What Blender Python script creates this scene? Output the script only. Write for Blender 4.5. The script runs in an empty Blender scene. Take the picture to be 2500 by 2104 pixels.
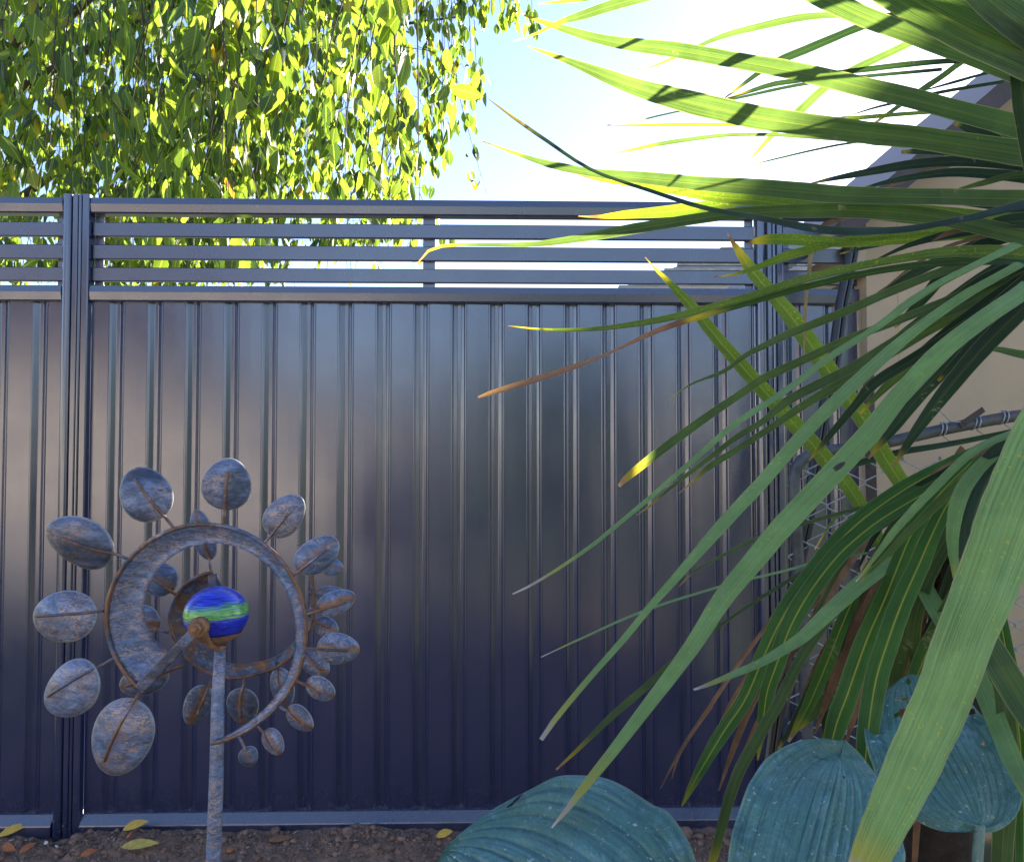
import bpy, math, random
from mathutils import Vector, Matrix, noise as mnoise

R = math.radians
C = bpy.context.scene.collection
S = bpy.context.scene
rnd = random.Random(7)

# ------------------------------------------------------------------ camera
F = 1873.0                       # focal length in photo pixels (2500 wide)
H = 1.245                        # camera height
PITCH = math.atan(57 / F)
cam_d = bpy.data.cameras.new('camera')
cam = bpy.data.objects.new('camera', cam_d); C.objects.link(cam)
cam.location = (0, 0, H)
cam.rotation_euler = (R(90) + PITCH, 0, 0)
cam_d.sensor_width = 36.0
cam_d.lens = F / 2500 * 36
cam_d.clip_start = 0.02
cam_d.clip_end = 3000
S.camera = cam
CP, SP = math.cos(PITCH), math.sin(PITCH)

def ray(px, py):
    x, u = (px - 1250) / F, (1052 - py) / F
    return Vector((x, CP - u * SP, SP + u * CP))

def P(px, py, d):
    """point at distance d in front of the camera"""
    return Vector((0, 0, H)) + ray(px, py) * d

# ------------------------------------------------------------------ sky, sun, exposure
sd = ray(2452, 176).normalized()             # where the sun stands
EL = math.asin(sd.z); AZ = math.atan2(sd.x, sd.y)
w = bpy.data.worlds.new('World'); S.world = w; w.use_nodes = True
wn = w.node_tree
bg = wn.nodes['Background']
sky = wn.nodes.new('ShaderNodeTexSky'); sky.sky_type = 'NISHITA'
sky.sun_disc = False
sky.sun_elevation = EL; sky.sun_rotation = AZ
sky.air_density = 1.0; sky.dust_density = 0.25; sky.ozone_density = 2.2
wb = wn.nodes.new('ShaderNodeMix'); wb.data_type = 'RGBA'; wb.blend_type = 'MULTIPLY'; wb.inputs[0].default_value = 1
wb.inputs[7].default_value = (1.04, .965, 1.03, 1)
wn.links.new(sky.outputs[0], wb.inputs[6]); wn.links.new(wb.outputs[2], bg.inputs[0])
bg.inputs[1].default_value = 0.068
sl = bpy.data.lights.new('sun', 'SUN'); sl.energy = 4.7; sl.angle = R(0.53); sl.color = (1.0, .93, .80)
so = bpy.data.objects.new('sun', sl); C.objects.link(so)
so.rotation_euler = (-sd).to_track_quat('-Z', 'Y').to_euler(); so.location = (3, 8, 8)
S.view_settings.view_transform = 'Standard'
S.view_settings.look = 'None'
S.view_settings.exposure = 2.38
S.view_settings.gamma = 1.0
S.view_settings.use_curve_mapping = False
S.cycles.max_bounces = 8
S.cycles.transparent_max_bounces = 8
S.cycles.use_denoising = True

# ------------------------------------------------------------------ node helpers
def mat(name):
    m = bpy.data.materials.new(name); m.use_nodes = True
    nt = m.node_tree
    return m, nt, nt.nodes['Principled BSDF'], nt.nodes['Material Output']

def N(nt, t, **kw):
    n = nt.nodes.new(t)
    for k, v in kw.items():
        if k.startswith('i_'):
            n.inputs[k[2:].replace('_', ' ')].default_value = v
        else:
            setattr(n, k, v)
    return n

def L(nt, a, b): nt.links.new(a, b)

def ramp(nt, src, stops, interp='LINEAR'):
    r = N(nt, 'ShaderNodeValToRGB'); e = r.color_ramp.elements
    r.color_ramp.interpolation = interp
    while len(e) < len(stops): e.new(0.5)
    for q, (p, c) in zip(e, stops):
        q.position = p
        q.color = (c, c, c, 1) if isinstance(c, (int, float)) else (*c, 1)
    if src is not None: L(nt, src, r.inputs[0])
    return r.outputs[0]

def mixc(nt, fac, a, b, blend='MIX'):
    m = N(nt, 'ShaderNodeMix', data_type='RGBA', blend_type=blend)
    for s, v in ((0, fac), (6, a), (7, b)):
        if isinstance(v, (int, float)): m.inputs[s].default_value = v
        elif isinstance(v, tuple): m.inputs[s].default_value = (*v, 1)
        else: L(nt, v, m.inputs[s])
    return m.outputs[2]

def math_n(nt, op, a, b=0.0, clamp=False):
    m = N(nt, 'ShaderNodeMath', operation=op, use_clamp=clamp)
    for s, v in ((0, a), (1, b)):
        if isinstance(v, (int, float)): m.inputs[s].default_value = v
        else: L(nt, v, m.inputs[s])
    return m.outputs[0]

def tex(nt, scale=(1, 1, 1), coord='Object', rot=(0, 0, 0)):
    tc = N(nt, 'ShaderNodeTexCoord'); mp = N(nt, 'ShaderNodeMapping')
    mp.inputs['Scale'].default_value = scale
    mp.inputs['Rotation'].default_value = rot
    L(nt, tc.outputs[coord], mp.inputs[0])
    return mp.outputs[0]

def noise(nt, vec, scale, detail=4, rough=.55, dist=0.0, out='Fac'):
    n = N(nt, 'ShaderNodeTexNoise', i_Scale=scale, i_Detail=detail, i_Roughness=rough, i_Distortion=dist)
    if vec is not None: L(nt, vec, n.inputs['Vector'])
    return n.outputs[out]

def bump(nt, h, strength, dist, normal=None):
    b = N(nt, 'ShaderNodeBump', i_Strength=strength, i_Distance=dist)
    L(nt, h, b.inputs['Height'])
    if normal is not None: L(nt, normal, b.inputs['Normal'])
    return b.outputs[0]

# ------------------------------------------------------------------ materials
def make_paint(name, base, rough, streak=True):
    m, nt, p, o = mat(name)
    v = tex(nt, (900, 900, 6))
    s = noise(nt, v, 1.0, 2, .5)
    g = noise(nt, tex(nt), 7, 4, .6)
    p.inputs['Base Color'].default_value = (*base, 1)
    d = noise(nt, tex(nt, (1, 1, .35)), 26, 6, .7)
    dust = ramp(nt, d, [(.62, 0), (.85, .03)])
    col = mixc(nt, dust, base, (.16, .14, .12))
    ge = N(nt, 'ShaderNodeNewGeometry'); sz = N(nt, 'ShaderNodeSeparateXYZ'); L(nt, ge.outputs['Position'], sz.inputs[0])
    sp1 = noise(nt, ge.outputs['Position'], 70, 6, .8)
    low = ramp(nt, math_n(nt, 'MULTIPLY', sz.outputs[2], 2.5), [(.04, .5), (.55, 0)])
    spl = math_n(nt, 'MULTIPLY', ramp(nt, sp1, [(.50, 0), (.66, .75)]), low)
    mps = N(nt, 'ShaderNodeMapping'); mps.inputs['Scale'].default_value = (38, 38, .9); L(nt, ge.outputs['Position'], mps.inputs[0])
    run = ramp(nt, noise(nt, mps.outputs[0], 1, 5, .7), [(.60, 0), (.78, .16)])
    col = mixc(nt, math_n(nt, 'MAXIMUM', spl, run), col, (.17, .135, .11))
    L(nt, col, p.inputs['Base Color'])
    L(nt, ramp(nt, g, [(.3, rough - .035), (.75, rough + .06)]), p.inputs['Roughness'])
    p.inputs['IOR'].default_value = 2.15
    if streak:
        L(nt, bump(nt, s, .16, .0006, None), p.inputs['Normal'])
    return m

M = {}
M['paint'] = make_paint('charcoal_paint', (.020, .027, .078), .205)
M['paint_rail'] = make_paint('charcoal_rail_paint', (.026, .034, .082), .28, False)

def make_soil():
    m, nt, p, o = mat('soil')
    v = tex(nt)
    a = noise(nt, v, 9, 6, .6); b = noise(nt, v, 90, 5, .7); c = noise(nt, v, 420, 3, .6)
    col = mixc(nt, b, (.21, .120, .080), (.46, .29, .20))
    col = mixc(nt, ramp(nt, a, [(.35, 0), (.7, .55)]), col, (.31, .195, .142))
    sp = ramp(nt, c, [(.66, 0), (.74, 1)])
    col = mixc(nt, math_n(nt, 'MULTIPLY', sp, .5), col, (.33, .27, .22))
    L(nt, col, p.inputs['Base Color'])
    p.inputs['Roughness'].default_value = .95
    h = math_n(nt, 'ADD', b, math_n(nt, 'MULTIPLY', c, .4))
    L(nt, bump(nt, h, .7, .008), p.inputs['Normal'])
    return m
M['soil'] = make_soil()

def make_clod():
    m, nt, p, o = mat('clod')
    v = tex(nt)
    n = noise(nt, v, 35, 3, .6); f = noise(nt, v, 300, 4, .7)
    col = ramp(nt, n, [(.30, (.19, .115, .08)), (.48, (.34, .205, .14)), (.62, (.42, .27, .20)), (.74, (.46, .37, .31))])
    L(nt, mixc(nt, math_n(nt, 'MULTIPLY', f, .6), col, (.09, .058, .042)), p.inputs['Base Color'])
    p.inputs['Roughness'].default_value = .92
    L(nt, bump(nt, f, .6, .003), p.inputs['Normal'])
    return m
M['clod'] = make_clod()
def make_litter():
    m, nt, p, o = mat('leaf_litter')
    ge = N(nt, 'ShaderNodeNewGeometry')
    L(nt, ramp(nt, ge.outputs['Random Per Island'], [(0, (.07, .04, .025)), (.35, (.24, .11, .05)), (.65, (.40, .26, .13)), (.9, (.55, .44, .28)), (1, (.7, .66, .6))]), p.inputs['Base Color'])
    p.inputs['Roughness'].default_value = .85
    return m
M['litter'] = make_litter()

def make_grass_ground():
    m, nt, p, o = mat('lawn_ground')
    n = noise(nt, tex(nt), 3, 6, .65)
    L(nt, ramp(nt, n, [(.3, (.05, .075, .025)), (.7, (.12, .11, .05))]), p.inputs['Base Color'])
    p.inputs['Roughness'].default_value = .95
    return m
M['lawn'] = make_grass_ground()
M['concrete'] = None

def make_flat(name, col, rough=.7, var=.25, scale=12, metal=0.0, bumpy=0.0):
    m, nt, p, o = mat(name)
    n = noise(nt, tex(nt), scale, 5, .6)
    dk = tuple(c * (1 - var) for c in col); lt = tuple(min(1, c * (1 + var)) for c in col)
    L(nt, ramp(nt, n, [(.3, dk), (.7, lt)]), p.inputs['Base Color'])
    p.inputs['Roughness'].default_value = rough
    p.inputs['Metallic'].default_value = metal
    if bumpy: L(nt, bump(nt, n, bumpy, .01), p.inputs['Normal'])
    return m
M['concrete'] = make_flat('pale_concrete', (.24, .23, .22), .85, .12, 4)
M['beige'] = make_flat('beige_sheet', (.49, .35, .225), .5, .13, 3)
M['beige_trim'] = make_flat('beige_trim', (.50, .40, .30), .45, .05, 5)
M['roof'] = make_flat('roof_brown', (.065, .047, .045), .55, .2, 20)
M['unseen_hedge'] = make_flat('hedge_green', (.035, .055, .020), .8, .5, 9)
M['far_roof'] = make_flat('far_roof_tile', (.36, .33, .29), .8, .25, 6)
M['render_wall'] = make_flat('tan_render', (.37, .325, .285), .8, .08, 2)
M['glass'] = make_flat('dark_glass', (.02, .025, .03), .08, .1, 2)
M['white_trim'] = make_flat('white_trim', (.75, .73, .68), .5, .05, 3)
M['hose'] = make_flat('black_pipe', (.013, .013, .018), .3, .3, 40)
M['picket'] = make_flat('rusty_steel', (.075, .055, .050), .7, .35, 60, .2, .3)
M['bark'] = make_flat('bark', (.085, .060, .045), .9, .4, 30, 0, .6)
M['fibre'] = make_flat('fibrous_trunk', (.030, .020, .014), .95, .5, 60, 0, .9)
M['twig'] = make_flat('twig_bark', (.075, .052, .040), .85, .3, 30)
M['beetle'] = make_flat('beetle_shell', (.035, .035, .030), .4, .4, 300)

def make_galv():
    m, nt, p, o = mat('weathered_galvanised')
    n = noise(nt, tex(nt), 22, 6, .65); q = noise(nt, tex(nt), 7, 4, .6)
    base = ramp(nt, n, [(.3, (.05, .052, .056)), (.7, (.13, .135, .14))])
    rust = ramp(nt, q, [(.63, 0), (.72, .8)])
    L(nt, mixc(nt, rust, base, (.17, .075, .035)), p.inputs['Base Color'])
    p.inputs['Metallic'].default_value = .35; p.inputs['Roughness'].default_value = .5
    L(nt, bump(nt, n, .2, .002), p.inputs['Normal'])
    return m
M['galv'] = make_galv()
M['wire'] = make_flat('galvanised_wire', (.36, .37, .38), .45, .3, 60, .3)

# worn blue grey paint with rust and bare patches (wind spinner)
def make_worn(name, rust_lo=.56, bare=.58, stretch=(1, 1, 1), dark=1.0, disc=0.0):
    m, nt, p, o = mat(name)
    oi = N(nt, 'ShaderNodeObjectInfo')
    tc = N(nt, 'ShaderNodeTexCoord'); mp = N(nt, 'ShaderNodeMapping')
    mp.inputs['Scale'].default_value = stretch
    L(nt, tc.outputs['Object'], mp.inputs[0])
    off = N(nt, 'ShaderNodeVectorMath', operation='SCALE'); off.inputs[0].default_value = (9, 5, 7)
    L(nt, oi.outputs['Random'], off.inputs['Scale']); L(nt, off.outputs[0], mp.inputs['Location'])
    v = mp.outputs[0]
    a = noise(nt, v, 46, 7, .72, .8)
    base = ramp(nt, a, [(.30, (.050 * dark, .058 * dark, .080 * dark)), (.47, (.088 * dark, .118 * dark, .195 * dark)),
                        (.60, (.155 * dark, .205 * dark, .325 * dark)), (.70, (.42, .48, .60))])
    b = noise(nt, v, 110, 7, .78, 1.4)
    bf = ramp(nt, b, [(bare, 0), (bare + .035, 1)])
    g = noise(nt, v, 10, 3, .6)
    bf = math_n(nt, 'MULTIPLY', bf, ramp(nt, g, [(.43, .06), (.53, 1)]))
    col = mixc(nt, bf, base, (.54, .36, .27))
    big = math_n(nt, 'ADD', math_n(nt, 'MULTIPLY', noise(nt, v, 13, 3, .6), 1.5), math_n(nt, 'MULTIPLY', oi.outputs['Random'], .45))
    col = mixc(nt, ramp(nt, big, [(.66, .72), (1.0, 0)]), col, (.030, .034, .046))
    r = noise(nt, v, 20, 6, .7, .8)
    rf = ramp(nt, r, [(rust_lo, 0), (rust_lo + .10, .9)])
    if disc:
        uvx = N(nt, 'ShaderNodeSeparateXYZ'); L(nt, tc.outputs['UV'], uvx.inputs[0])
        du = math_n(nt, 'SUBTRACT', uvx.outputs[0], .5); dv = math_n(nt, 'SUBTRACT', uvx.outputs[1], .5)
        rad = math_n(nt, 'SQRT', math_n(nt, 'ADD', math_n(nt, 'MULTIPLY', du, du), math_n(nt, 'MULTIPLY', dv, dv)))
        wl = math_n(nt, 'ADD', math_n(nt, 'ABSOLUTE', dv), math_n(nt, 'MULTIPLY', math_n(nt, 'SUBTRACT', r, .5), .55))
        f1 = ramp(nt, wl, [(.02, disc), (.14 * disc + .03, 0)])
        f2 = ramp(nt, math_n(nt, 'ADD', rad, math_n(nt, 'MULTIPLY', math_n(nt, 'SUBTRACT', b, .5), .10)), [(.465, 0), (.495, .75)])
        rf = math_n(nt, 'MAXIMUM', rf, f1)
        col = mixc(nt, f2, col, (.46, .43, .42))
    rc = ramp(nt, a, [(.3, (.12, .055, .026)), (.6, (.30, .14, .058)), (.75, (.42, .23, .115))])
    col = mixc(nt, rf, col, rc)
    L(nt, col, p.inputs['Base Color'])
    L(nt, ramp(nt, b, [(.3, .30), (.7, .60)]), p.inputs['Roughness'])
    p.inputs['Metallic'].default_value = .2
    L(nt, bump(nt, b, .30, .0015), p.inputs['Normal'])
    return m
M['worn'] = make_worn('worn_blue_paint', .70, .52, (1, 1, 2.6), 1.4)
M['petal_blue'] = make_worn('petal_blue', .72, .50, (1, 1, 2.2), 1.4, .22)
M['petal_rusty'] = make_worn('petal_rusty', .62, .54, (1, 1, 1.6), 1.15, .9)
M['worn_rusty'] = make_worn('worn_rusty_paint', .50, .56, (1, 1, 1.6), .8)
M['rod'] = make_worn('rusty_rod', .42, .50, (1, 1, 1), 1.2)
M['rust'] = make_flat('rust', (.34, .17, .085), .75, .45, 90, .1, .5)

def make_globe():
    m, nt, p, o = mat('painted_glass_globe')
    tc = N(nt, 'ShaderNodeTexCoord'); sx = N(nt, 'ShaderNodeSeparateXYZ')
    L(nt, tc.outputs['Object'], sx.inputs[0])
    st = noise(nt, tex(nt, (14, 14, 260)), 1.6, 5, .65)
    st2 = noise(nt, tex(nt, (30, 30, 500)), 1.5, 3, .6)
    tilt = math_n(nt, 'ADD', sx.outputs[2], math_n(nt, 'MULTIPLY', sx.outputs[0], -.05))
    z = math_n(nt, 'ADD', tilt, math_n(nt, 'MULTIPLY', math_n(nt, 'SUBTRACT', st, .5), .046))
    d = math_n(nt, 'ABSOLUTE', math_n(nt, 'SUBTRACT', z, .008))
    band = ramp(nt, math_n(nt, 'MULTIPLY', d, 20), [(.10, 1), (.26, 0)])
    blue = ramp(nt, st2, [(.3, (.006, .010, .18)), (.5, (.014, .030, .58)), (.68, (.03, .08, .90)), (.8, (.20, .34, .92))])
    grn = ramp(nt, st2, [(.3, (.02, .10, .16)), (.45, (.10, .42, .06)), (.62, (.34, .68, .10)), (.8, (.62, .80, .42))])
    L(nt, mixc(nt, band, blue, grn), p.inputs['Base Color'])
    p.inputs['Roughness'].default_value = .30
    p.inputs['Coat Weight'].default_value = .6; p.inputs['Coat Roughness'].default_value = .12
    L(nt, bump(nt, st2, .2, .001), p.inputs['Normal'])
    return m
M['globe'] = make_globe()

# strap leaves: UV u across, v base -> tip
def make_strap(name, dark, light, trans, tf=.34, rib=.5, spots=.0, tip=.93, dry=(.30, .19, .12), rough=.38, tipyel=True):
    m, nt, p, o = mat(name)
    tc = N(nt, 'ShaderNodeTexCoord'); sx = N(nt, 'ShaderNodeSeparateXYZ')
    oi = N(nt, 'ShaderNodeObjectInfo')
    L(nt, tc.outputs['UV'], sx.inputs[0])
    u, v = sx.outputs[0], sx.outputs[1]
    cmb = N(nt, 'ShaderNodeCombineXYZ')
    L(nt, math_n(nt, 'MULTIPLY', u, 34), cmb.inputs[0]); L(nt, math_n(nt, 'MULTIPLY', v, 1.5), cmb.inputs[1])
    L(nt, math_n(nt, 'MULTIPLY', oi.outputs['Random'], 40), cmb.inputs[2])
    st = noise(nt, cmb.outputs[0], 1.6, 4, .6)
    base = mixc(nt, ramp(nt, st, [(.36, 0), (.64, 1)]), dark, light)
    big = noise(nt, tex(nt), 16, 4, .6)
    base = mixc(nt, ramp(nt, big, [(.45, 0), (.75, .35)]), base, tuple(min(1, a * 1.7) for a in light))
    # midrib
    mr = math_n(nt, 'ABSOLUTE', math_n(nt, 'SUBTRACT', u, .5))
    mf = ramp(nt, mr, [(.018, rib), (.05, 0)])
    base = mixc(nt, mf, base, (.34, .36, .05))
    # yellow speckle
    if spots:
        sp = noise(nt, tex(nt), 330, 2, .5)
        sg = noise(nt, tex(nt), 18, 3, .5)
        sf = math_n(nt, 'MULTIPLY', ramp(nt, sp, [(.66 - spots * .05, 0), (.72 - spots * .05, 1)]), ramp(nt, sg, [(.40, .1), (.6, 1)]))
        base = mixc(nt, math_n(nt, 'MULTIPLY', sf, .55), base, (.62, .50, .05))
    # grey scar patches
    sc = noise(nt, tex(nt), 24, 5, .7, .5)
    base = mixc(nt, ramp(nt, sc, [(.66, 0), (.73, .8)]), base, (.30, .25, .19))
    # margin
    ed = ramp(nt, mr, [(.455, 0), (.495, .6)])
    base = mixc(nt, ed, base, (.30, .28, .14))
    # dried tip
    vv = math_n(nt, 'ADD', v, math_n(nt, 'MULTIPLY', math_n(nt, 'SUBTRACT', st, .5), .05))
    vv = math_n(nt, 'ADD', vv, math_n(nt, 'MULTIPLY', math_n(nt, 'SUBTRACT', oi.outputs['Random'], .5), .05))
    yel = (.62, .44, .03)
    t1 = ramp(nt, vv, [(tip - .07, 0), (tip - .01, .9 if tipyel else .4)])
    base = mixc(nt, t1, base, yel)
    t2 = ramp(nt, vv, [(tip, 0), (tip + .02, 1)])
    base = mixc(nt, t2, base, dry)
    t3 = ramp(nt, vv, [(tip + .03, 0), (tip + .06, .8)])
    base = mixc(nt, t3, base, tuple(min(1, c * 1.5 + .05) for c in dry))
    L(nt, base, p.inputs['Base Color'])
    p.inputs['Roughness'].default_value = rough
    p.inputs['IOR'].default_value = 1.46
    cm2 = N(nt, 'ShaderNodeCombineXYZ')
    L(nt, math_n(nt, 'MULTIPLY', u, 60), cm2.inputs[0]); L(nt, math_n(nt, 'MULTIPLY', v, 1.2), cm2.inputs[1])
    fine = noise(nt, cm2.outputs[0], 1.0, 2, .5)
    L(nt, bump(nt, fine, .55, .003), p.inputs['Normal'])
    tr = N(nt, 'ShaderNodeBsdfTranslucent')
    tcol = mixc(nt, 1.0, base, trans, 'MULTIPLY')
    L(nt, tcol, tr.inputs[0])
    mx = N(nt, 'ShaderNodeMixShader'); mx.inputs[0].default_value = tf
    L(nt, p.outputs[0], mx.inputs[1]); L(nt, tr.outputs[0], mx.inputs[2])
    L(nt, mx.outputs[0], o.inputs[0])
    return m
M['strap'] = make_strap('strap_leaf', (.022, .050, .018), (.070, .116, .036), (4.2, 3.9, 2.0), .36, .10, .0, .965, (.30, .17, .10), .30, False)
M['strap_yellow'] = make_strap('strap_leaf_yellowing', (.085, .150, .020), (.150, .230, .030), (2.4, 2.4, 1.0), .42, .5, 1.0, .955, (.25, .11, .05))
M['strap_pale'] = make_strap('strap_leaf_pale', (.120, .225, .062), (.235, .370, .120), (2.0, 2.2, 1.0), .14, .05, .25, .955, (.46, .37, .28), .26, False)
M['strap_tipdry'] = make_strap('strap_leaf_dry_end', (.035, .070, .025), (.065, .125, .040), (3, 3.4, 1.4), .30, .3, .0, .60, (.20, .085, .050), .5)
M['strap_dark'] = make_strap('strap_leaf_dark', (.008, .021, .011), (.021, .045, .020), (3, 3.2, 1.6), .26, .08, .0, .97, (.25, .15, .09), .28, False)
M['strap_rib'] = make_strap('strap_leaf_bright_rib', (.018, .068, .013), (.062, .160, .028), (2.4, 2.6, 1.2), .28, 1.0, .0, .965, (.30, .20, .11), .42, False)
M['dead'] = make_flat('dead_leaf', (.20, .105, .055), .8, .4, 40)
M['dead_pale'] = make_flat('dry_pale_leaf', (.46, .36, .24), .8, .3, 40)

def make_hosta():
    m, nt, p, o = mat('hosta_leaf')
    tc = N(nt, 'ShaderNodeTexCoord')
    v = tex(nt)
    a = noise(nt, v, 12, 5, .6); b = noise(nt, v, 170, 4, .7); c = noise(nt, v, 60, 5, .75, .4)
    col = ramp(nt, a, [(.3, (.070, .195, .165)), (.5, (.100, .250, .240)), (.72, (.170, .335, .345))])
    col = mixc(nt, ramp(nt, noise(nt, v, 8, 3, .6), [(.43, 0), (.66, .85)]), col, (.085, .175, .115))
    col = mixc(nt, ramp(nt, c, [(.53, 0), (.70, .75)]), col, (.20, .37, .40))
    sx = N(nt, 'ShaderNodeSeparateXYZ'); L(nt, tc.outputs['UV'], sx.inputs[0])
    cmb = N(nt, 'ShaderNodeCombineXYZ'); L(nt, math_n(nt, 'MULTIPLY', sx.outputs[0], 60), cmb.inputs[0]); L(nt, math_n(nt, 'MULTIPLY', sx.outputs[1], 3), cmb.inputs[1])
    fib = noise(nt, cmb.outputs[0], 1.0, 4, .6)
    col = mixc(nt, ramp(nt, fib, [(.30, .8), (.56, 0)]), col, (.045, .105, .115))
    au = math_n(nt, 'MULTIPLY', math_n(nt, 'ABSOLUTE', math_n(nt, 'SUBTRACT', sx.outputs[0], .5)), 2.0)
    vs = math_n(nt, 'ABSOLUTE', math_n(nt, 'SINE', math_n(nt, 'MULTIPLY', math_n(nt, 'POWER', au, .9), 8 * math.pi)))
    col = mixc(nt, ramp(nt, vs, [(.0, .36), (.30, 0)]), col, (.028, .085, .095))
    f2 = noise(nt, v, 95, 3, .6)
    col = mixc(nt, ramp(nt, f2, [(.68, 0), (.73, .8)]), col, (.16, .30, .55))
    fl = ramp(nt, b, [(.64, 0), (.69, .9)])
    col = mixc(nt, fl, col, (.56, .60, .54))
    dk = ramp(nt, noise(nt, v, 130, 3, .6), [(.26, .85), (.32, 0)])
    col = mixc(nt, dk, col, (.030, .052, .058))
    eg = math_n(nt, 'ABSOLUTE', math_n(nt, 'SUBTRACT', sx.outputs[0], .5))
    col = mixc(nt, ramp(nt, eg, [(.485, 0), (.498, .5)]), col, (.30, .38, .28))
    col = mixc(nt, ramp(nt, noise(nt, v, 34, 2, .5), [(.715, 0), (.735, .8)]), col, (.34, .30, .20))
    L(nt, col, p.inputs['Base Color'])
    p.inputs['Roughness'].default_value = .40
    pk = noise(nt, v, 48, 3, .6, .3)
    L(nt, bump(nt, c, .5, .004, bump(nt, pk, .7, .010)), p.inputs['Normal'])
    tr = N(nt, 'ShaderNodeBsdfTranslucent'); L(nt, mixc(nt, 1.0, col, (1.2, 1.5, .6), 'MULTIPLY'), tr.inputs[0])
    mx = N(nt, 'ShaderNodeMixShader'); mx.inputs[0].default_value = .12
    L(nt, p.outputs[0], mx.inputs[1]); L(nt, tr.outputs[0], mx.inputs[2])
    hn = noise(nt, v, 34, 2, .5)
    hole = N(nt, 'ShaderNodeBsdfTransparent'); m2 = N(nt, 'ShaderNodeMixShader')
    L(nt, ramp(nt, hn, [(.742, 0), (.744, 1)]), m2.inputs[0]); L(nt, mx.outputs[0], m2.inputs[1]); L(nt, hole.outputs[0], m2.inputs[2])
    L(nt, m2.outputs[0], o.inputs[0])
    return m
M['hosta'] = make_hosta()

def make_tree_leaf(name, a, b, trans, tf):
    m, nt, p, o = mat(name)
    v = tex(nt)
    oi = N(nt, 'ShaderNodeObjectInfo'); ge = N(nt, 'ShaderNodeNewGeometry')
    rv = math_n(nt, 'FRACT', math_n(nt, 'ADD', oi.outputs['Random'], ge.outputs['Random Per Island']))
    col = ramp(nt, rv, [(.0, (.026, .056, .022)), (.18, (.036, .072, .024)), (.26, a), (.70, tuple((x + y) / 2 for x, y in zip(a, b))), (.94, b), (.993, (.24, .19, .025)), (1.0, (.22, .10, .03))])
    tc = N(nt, 'ShaderNodeTexCoord'); sx = N(nt, 'ShaderNodeSeparateXYZ'); L(nt, tc.outputs['UV'], sx.inputs[0])
    mr = math_n(nt, 'ABSOLUTE', math_n(nt, 'SUBTRACT', sx.outputs[0], .5))
    ve = math_n(nt, 'FRACT', math_n(nt, 'MULTIPLY', math_n(nt, 'SUBTRACT', sx.outputs[1], math_n(nt, 'MULTIPLY', mr, .55)), 9))
    vf = math_n(nt, 'MAXIMUM', ramp(nt, mr, [(.02, .7), (.05, 0)]), ramp(nt, ve, [(.0, .30), (.12, 0), (.88, 0), (1, .30)]))
    col = mixc(nt, vf, col, tuple(min(1, x * 2.2) for x in b))
    L(nt, col, p.inputs['Base Color'])
    p.inputs['Roughness'].default_value = .42
    L(nt, bump(nt, vf, .35, .003), p.inputs['Normal'])
    tr = N(nt, 'ShaderNodeBsdfTranslucent'); L(nt, mixc(nt, 1.0, col, trans, 'MULTIPLY'), tr.inputs[0])
    mx = N(nt, 'ShaderNodeMixShader'); L(nt, ramp(nt, rv, [(.16, tf * .55), (.28, tf)]), mx.inputs[0])
    L(nt, p.outputs[0], mx.inputs[1]); L(nt, tr.outputs[0], mx.inputs[2]); L(nt, mx.outputs[0], o.inputs[0])
    return m
M['tree_leaf'] = make_tree_leaf('cherry_leaf', (.062, .108, .026), (.125, .165, .036), (3.3, 3.2, 1.1), .54)
M['fallen_yellow'] = make_flat('fallen_yellow_leaf', (.62, .40, .06), .6, .2, 50)
M['fallen_orange'] = make_flat('fallen_orange_leaf', (.36, .12, .045), .7, .3, 60)
M['fallen_green'] = make_flat('fallen_green_yellow_leaf', (.46, .36, .08), .6, .3, 40)
M['white_chip'] = make_flat('white_chip', (.62, .58, .54), .7, .1, 50)

# ------------------------------------------------------------------ object helpers
def tag(o, label, cat, group=None, kind=None):
    if label: o['label'] = label
    if cat: o['category'] = cat
    if group: o['group'] = group
    if kind: o['kind'] = kind
    return o

def thing(name, label, cat, loc=(0, 0, 0), rz=0, group=None):
    o = bpy.data.objects.new(name, None); C.objects.link(o)
    o.location = loc; o.rotation_euler = (0, 0, rz); o.empty_display_size = .1
    return tag(o, label, cat, group)

def mesh_data(name, V, Fc, m=None, uv=None, smooth=True):
    me = bpy.data.meshes.new(name)
    me.from_pydata([tuple(v) for v in V], [], Fc)
    if m: me.materials.append(m)
    if uv:
        l = me.uv_layers.new(name='UVMap')
        fl = []
        for poly in Fc:
            for i in poly: fl.extend(uv[i])
        l.data.foreach_set('uv', fl)
    if smooth: me.polygons.foreach_set('use_smooth', [True] * len(me.polygons))
    me.update()
    return me

def link(name, me, parent=None, loc=None):
    o = bpy.data.objects.new(name, me); C.objects.link(o)
    if parent: o.parent = parent
    if loc is not None: o.location = loc
    return o

def obj(name, V, Fc, m, parent=None, uv=None, smooth=True, recenter=False):
    """vertices are world coordinates; recentred so that the object's origin sits on it"""
    V = [Vector(v) for v in V]
    c = Vector((0, 0, 0))
    if recenter:
        for v in V: c += v
        c /= len(V)
        V = [v - c for v in V]
    o = link(name, mesh_data(name, V, Fc, m, uv, smooth), parent)
    base = Vector((0, 0, 0))
    q = parent
    while q is not None:
        base += q.location if q.rotation_euler.z == 0 else Vector(q.location); q = q.parent
    o.location = c - (base if parent else Vector((0, 0, 0)))
    return o

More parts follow.
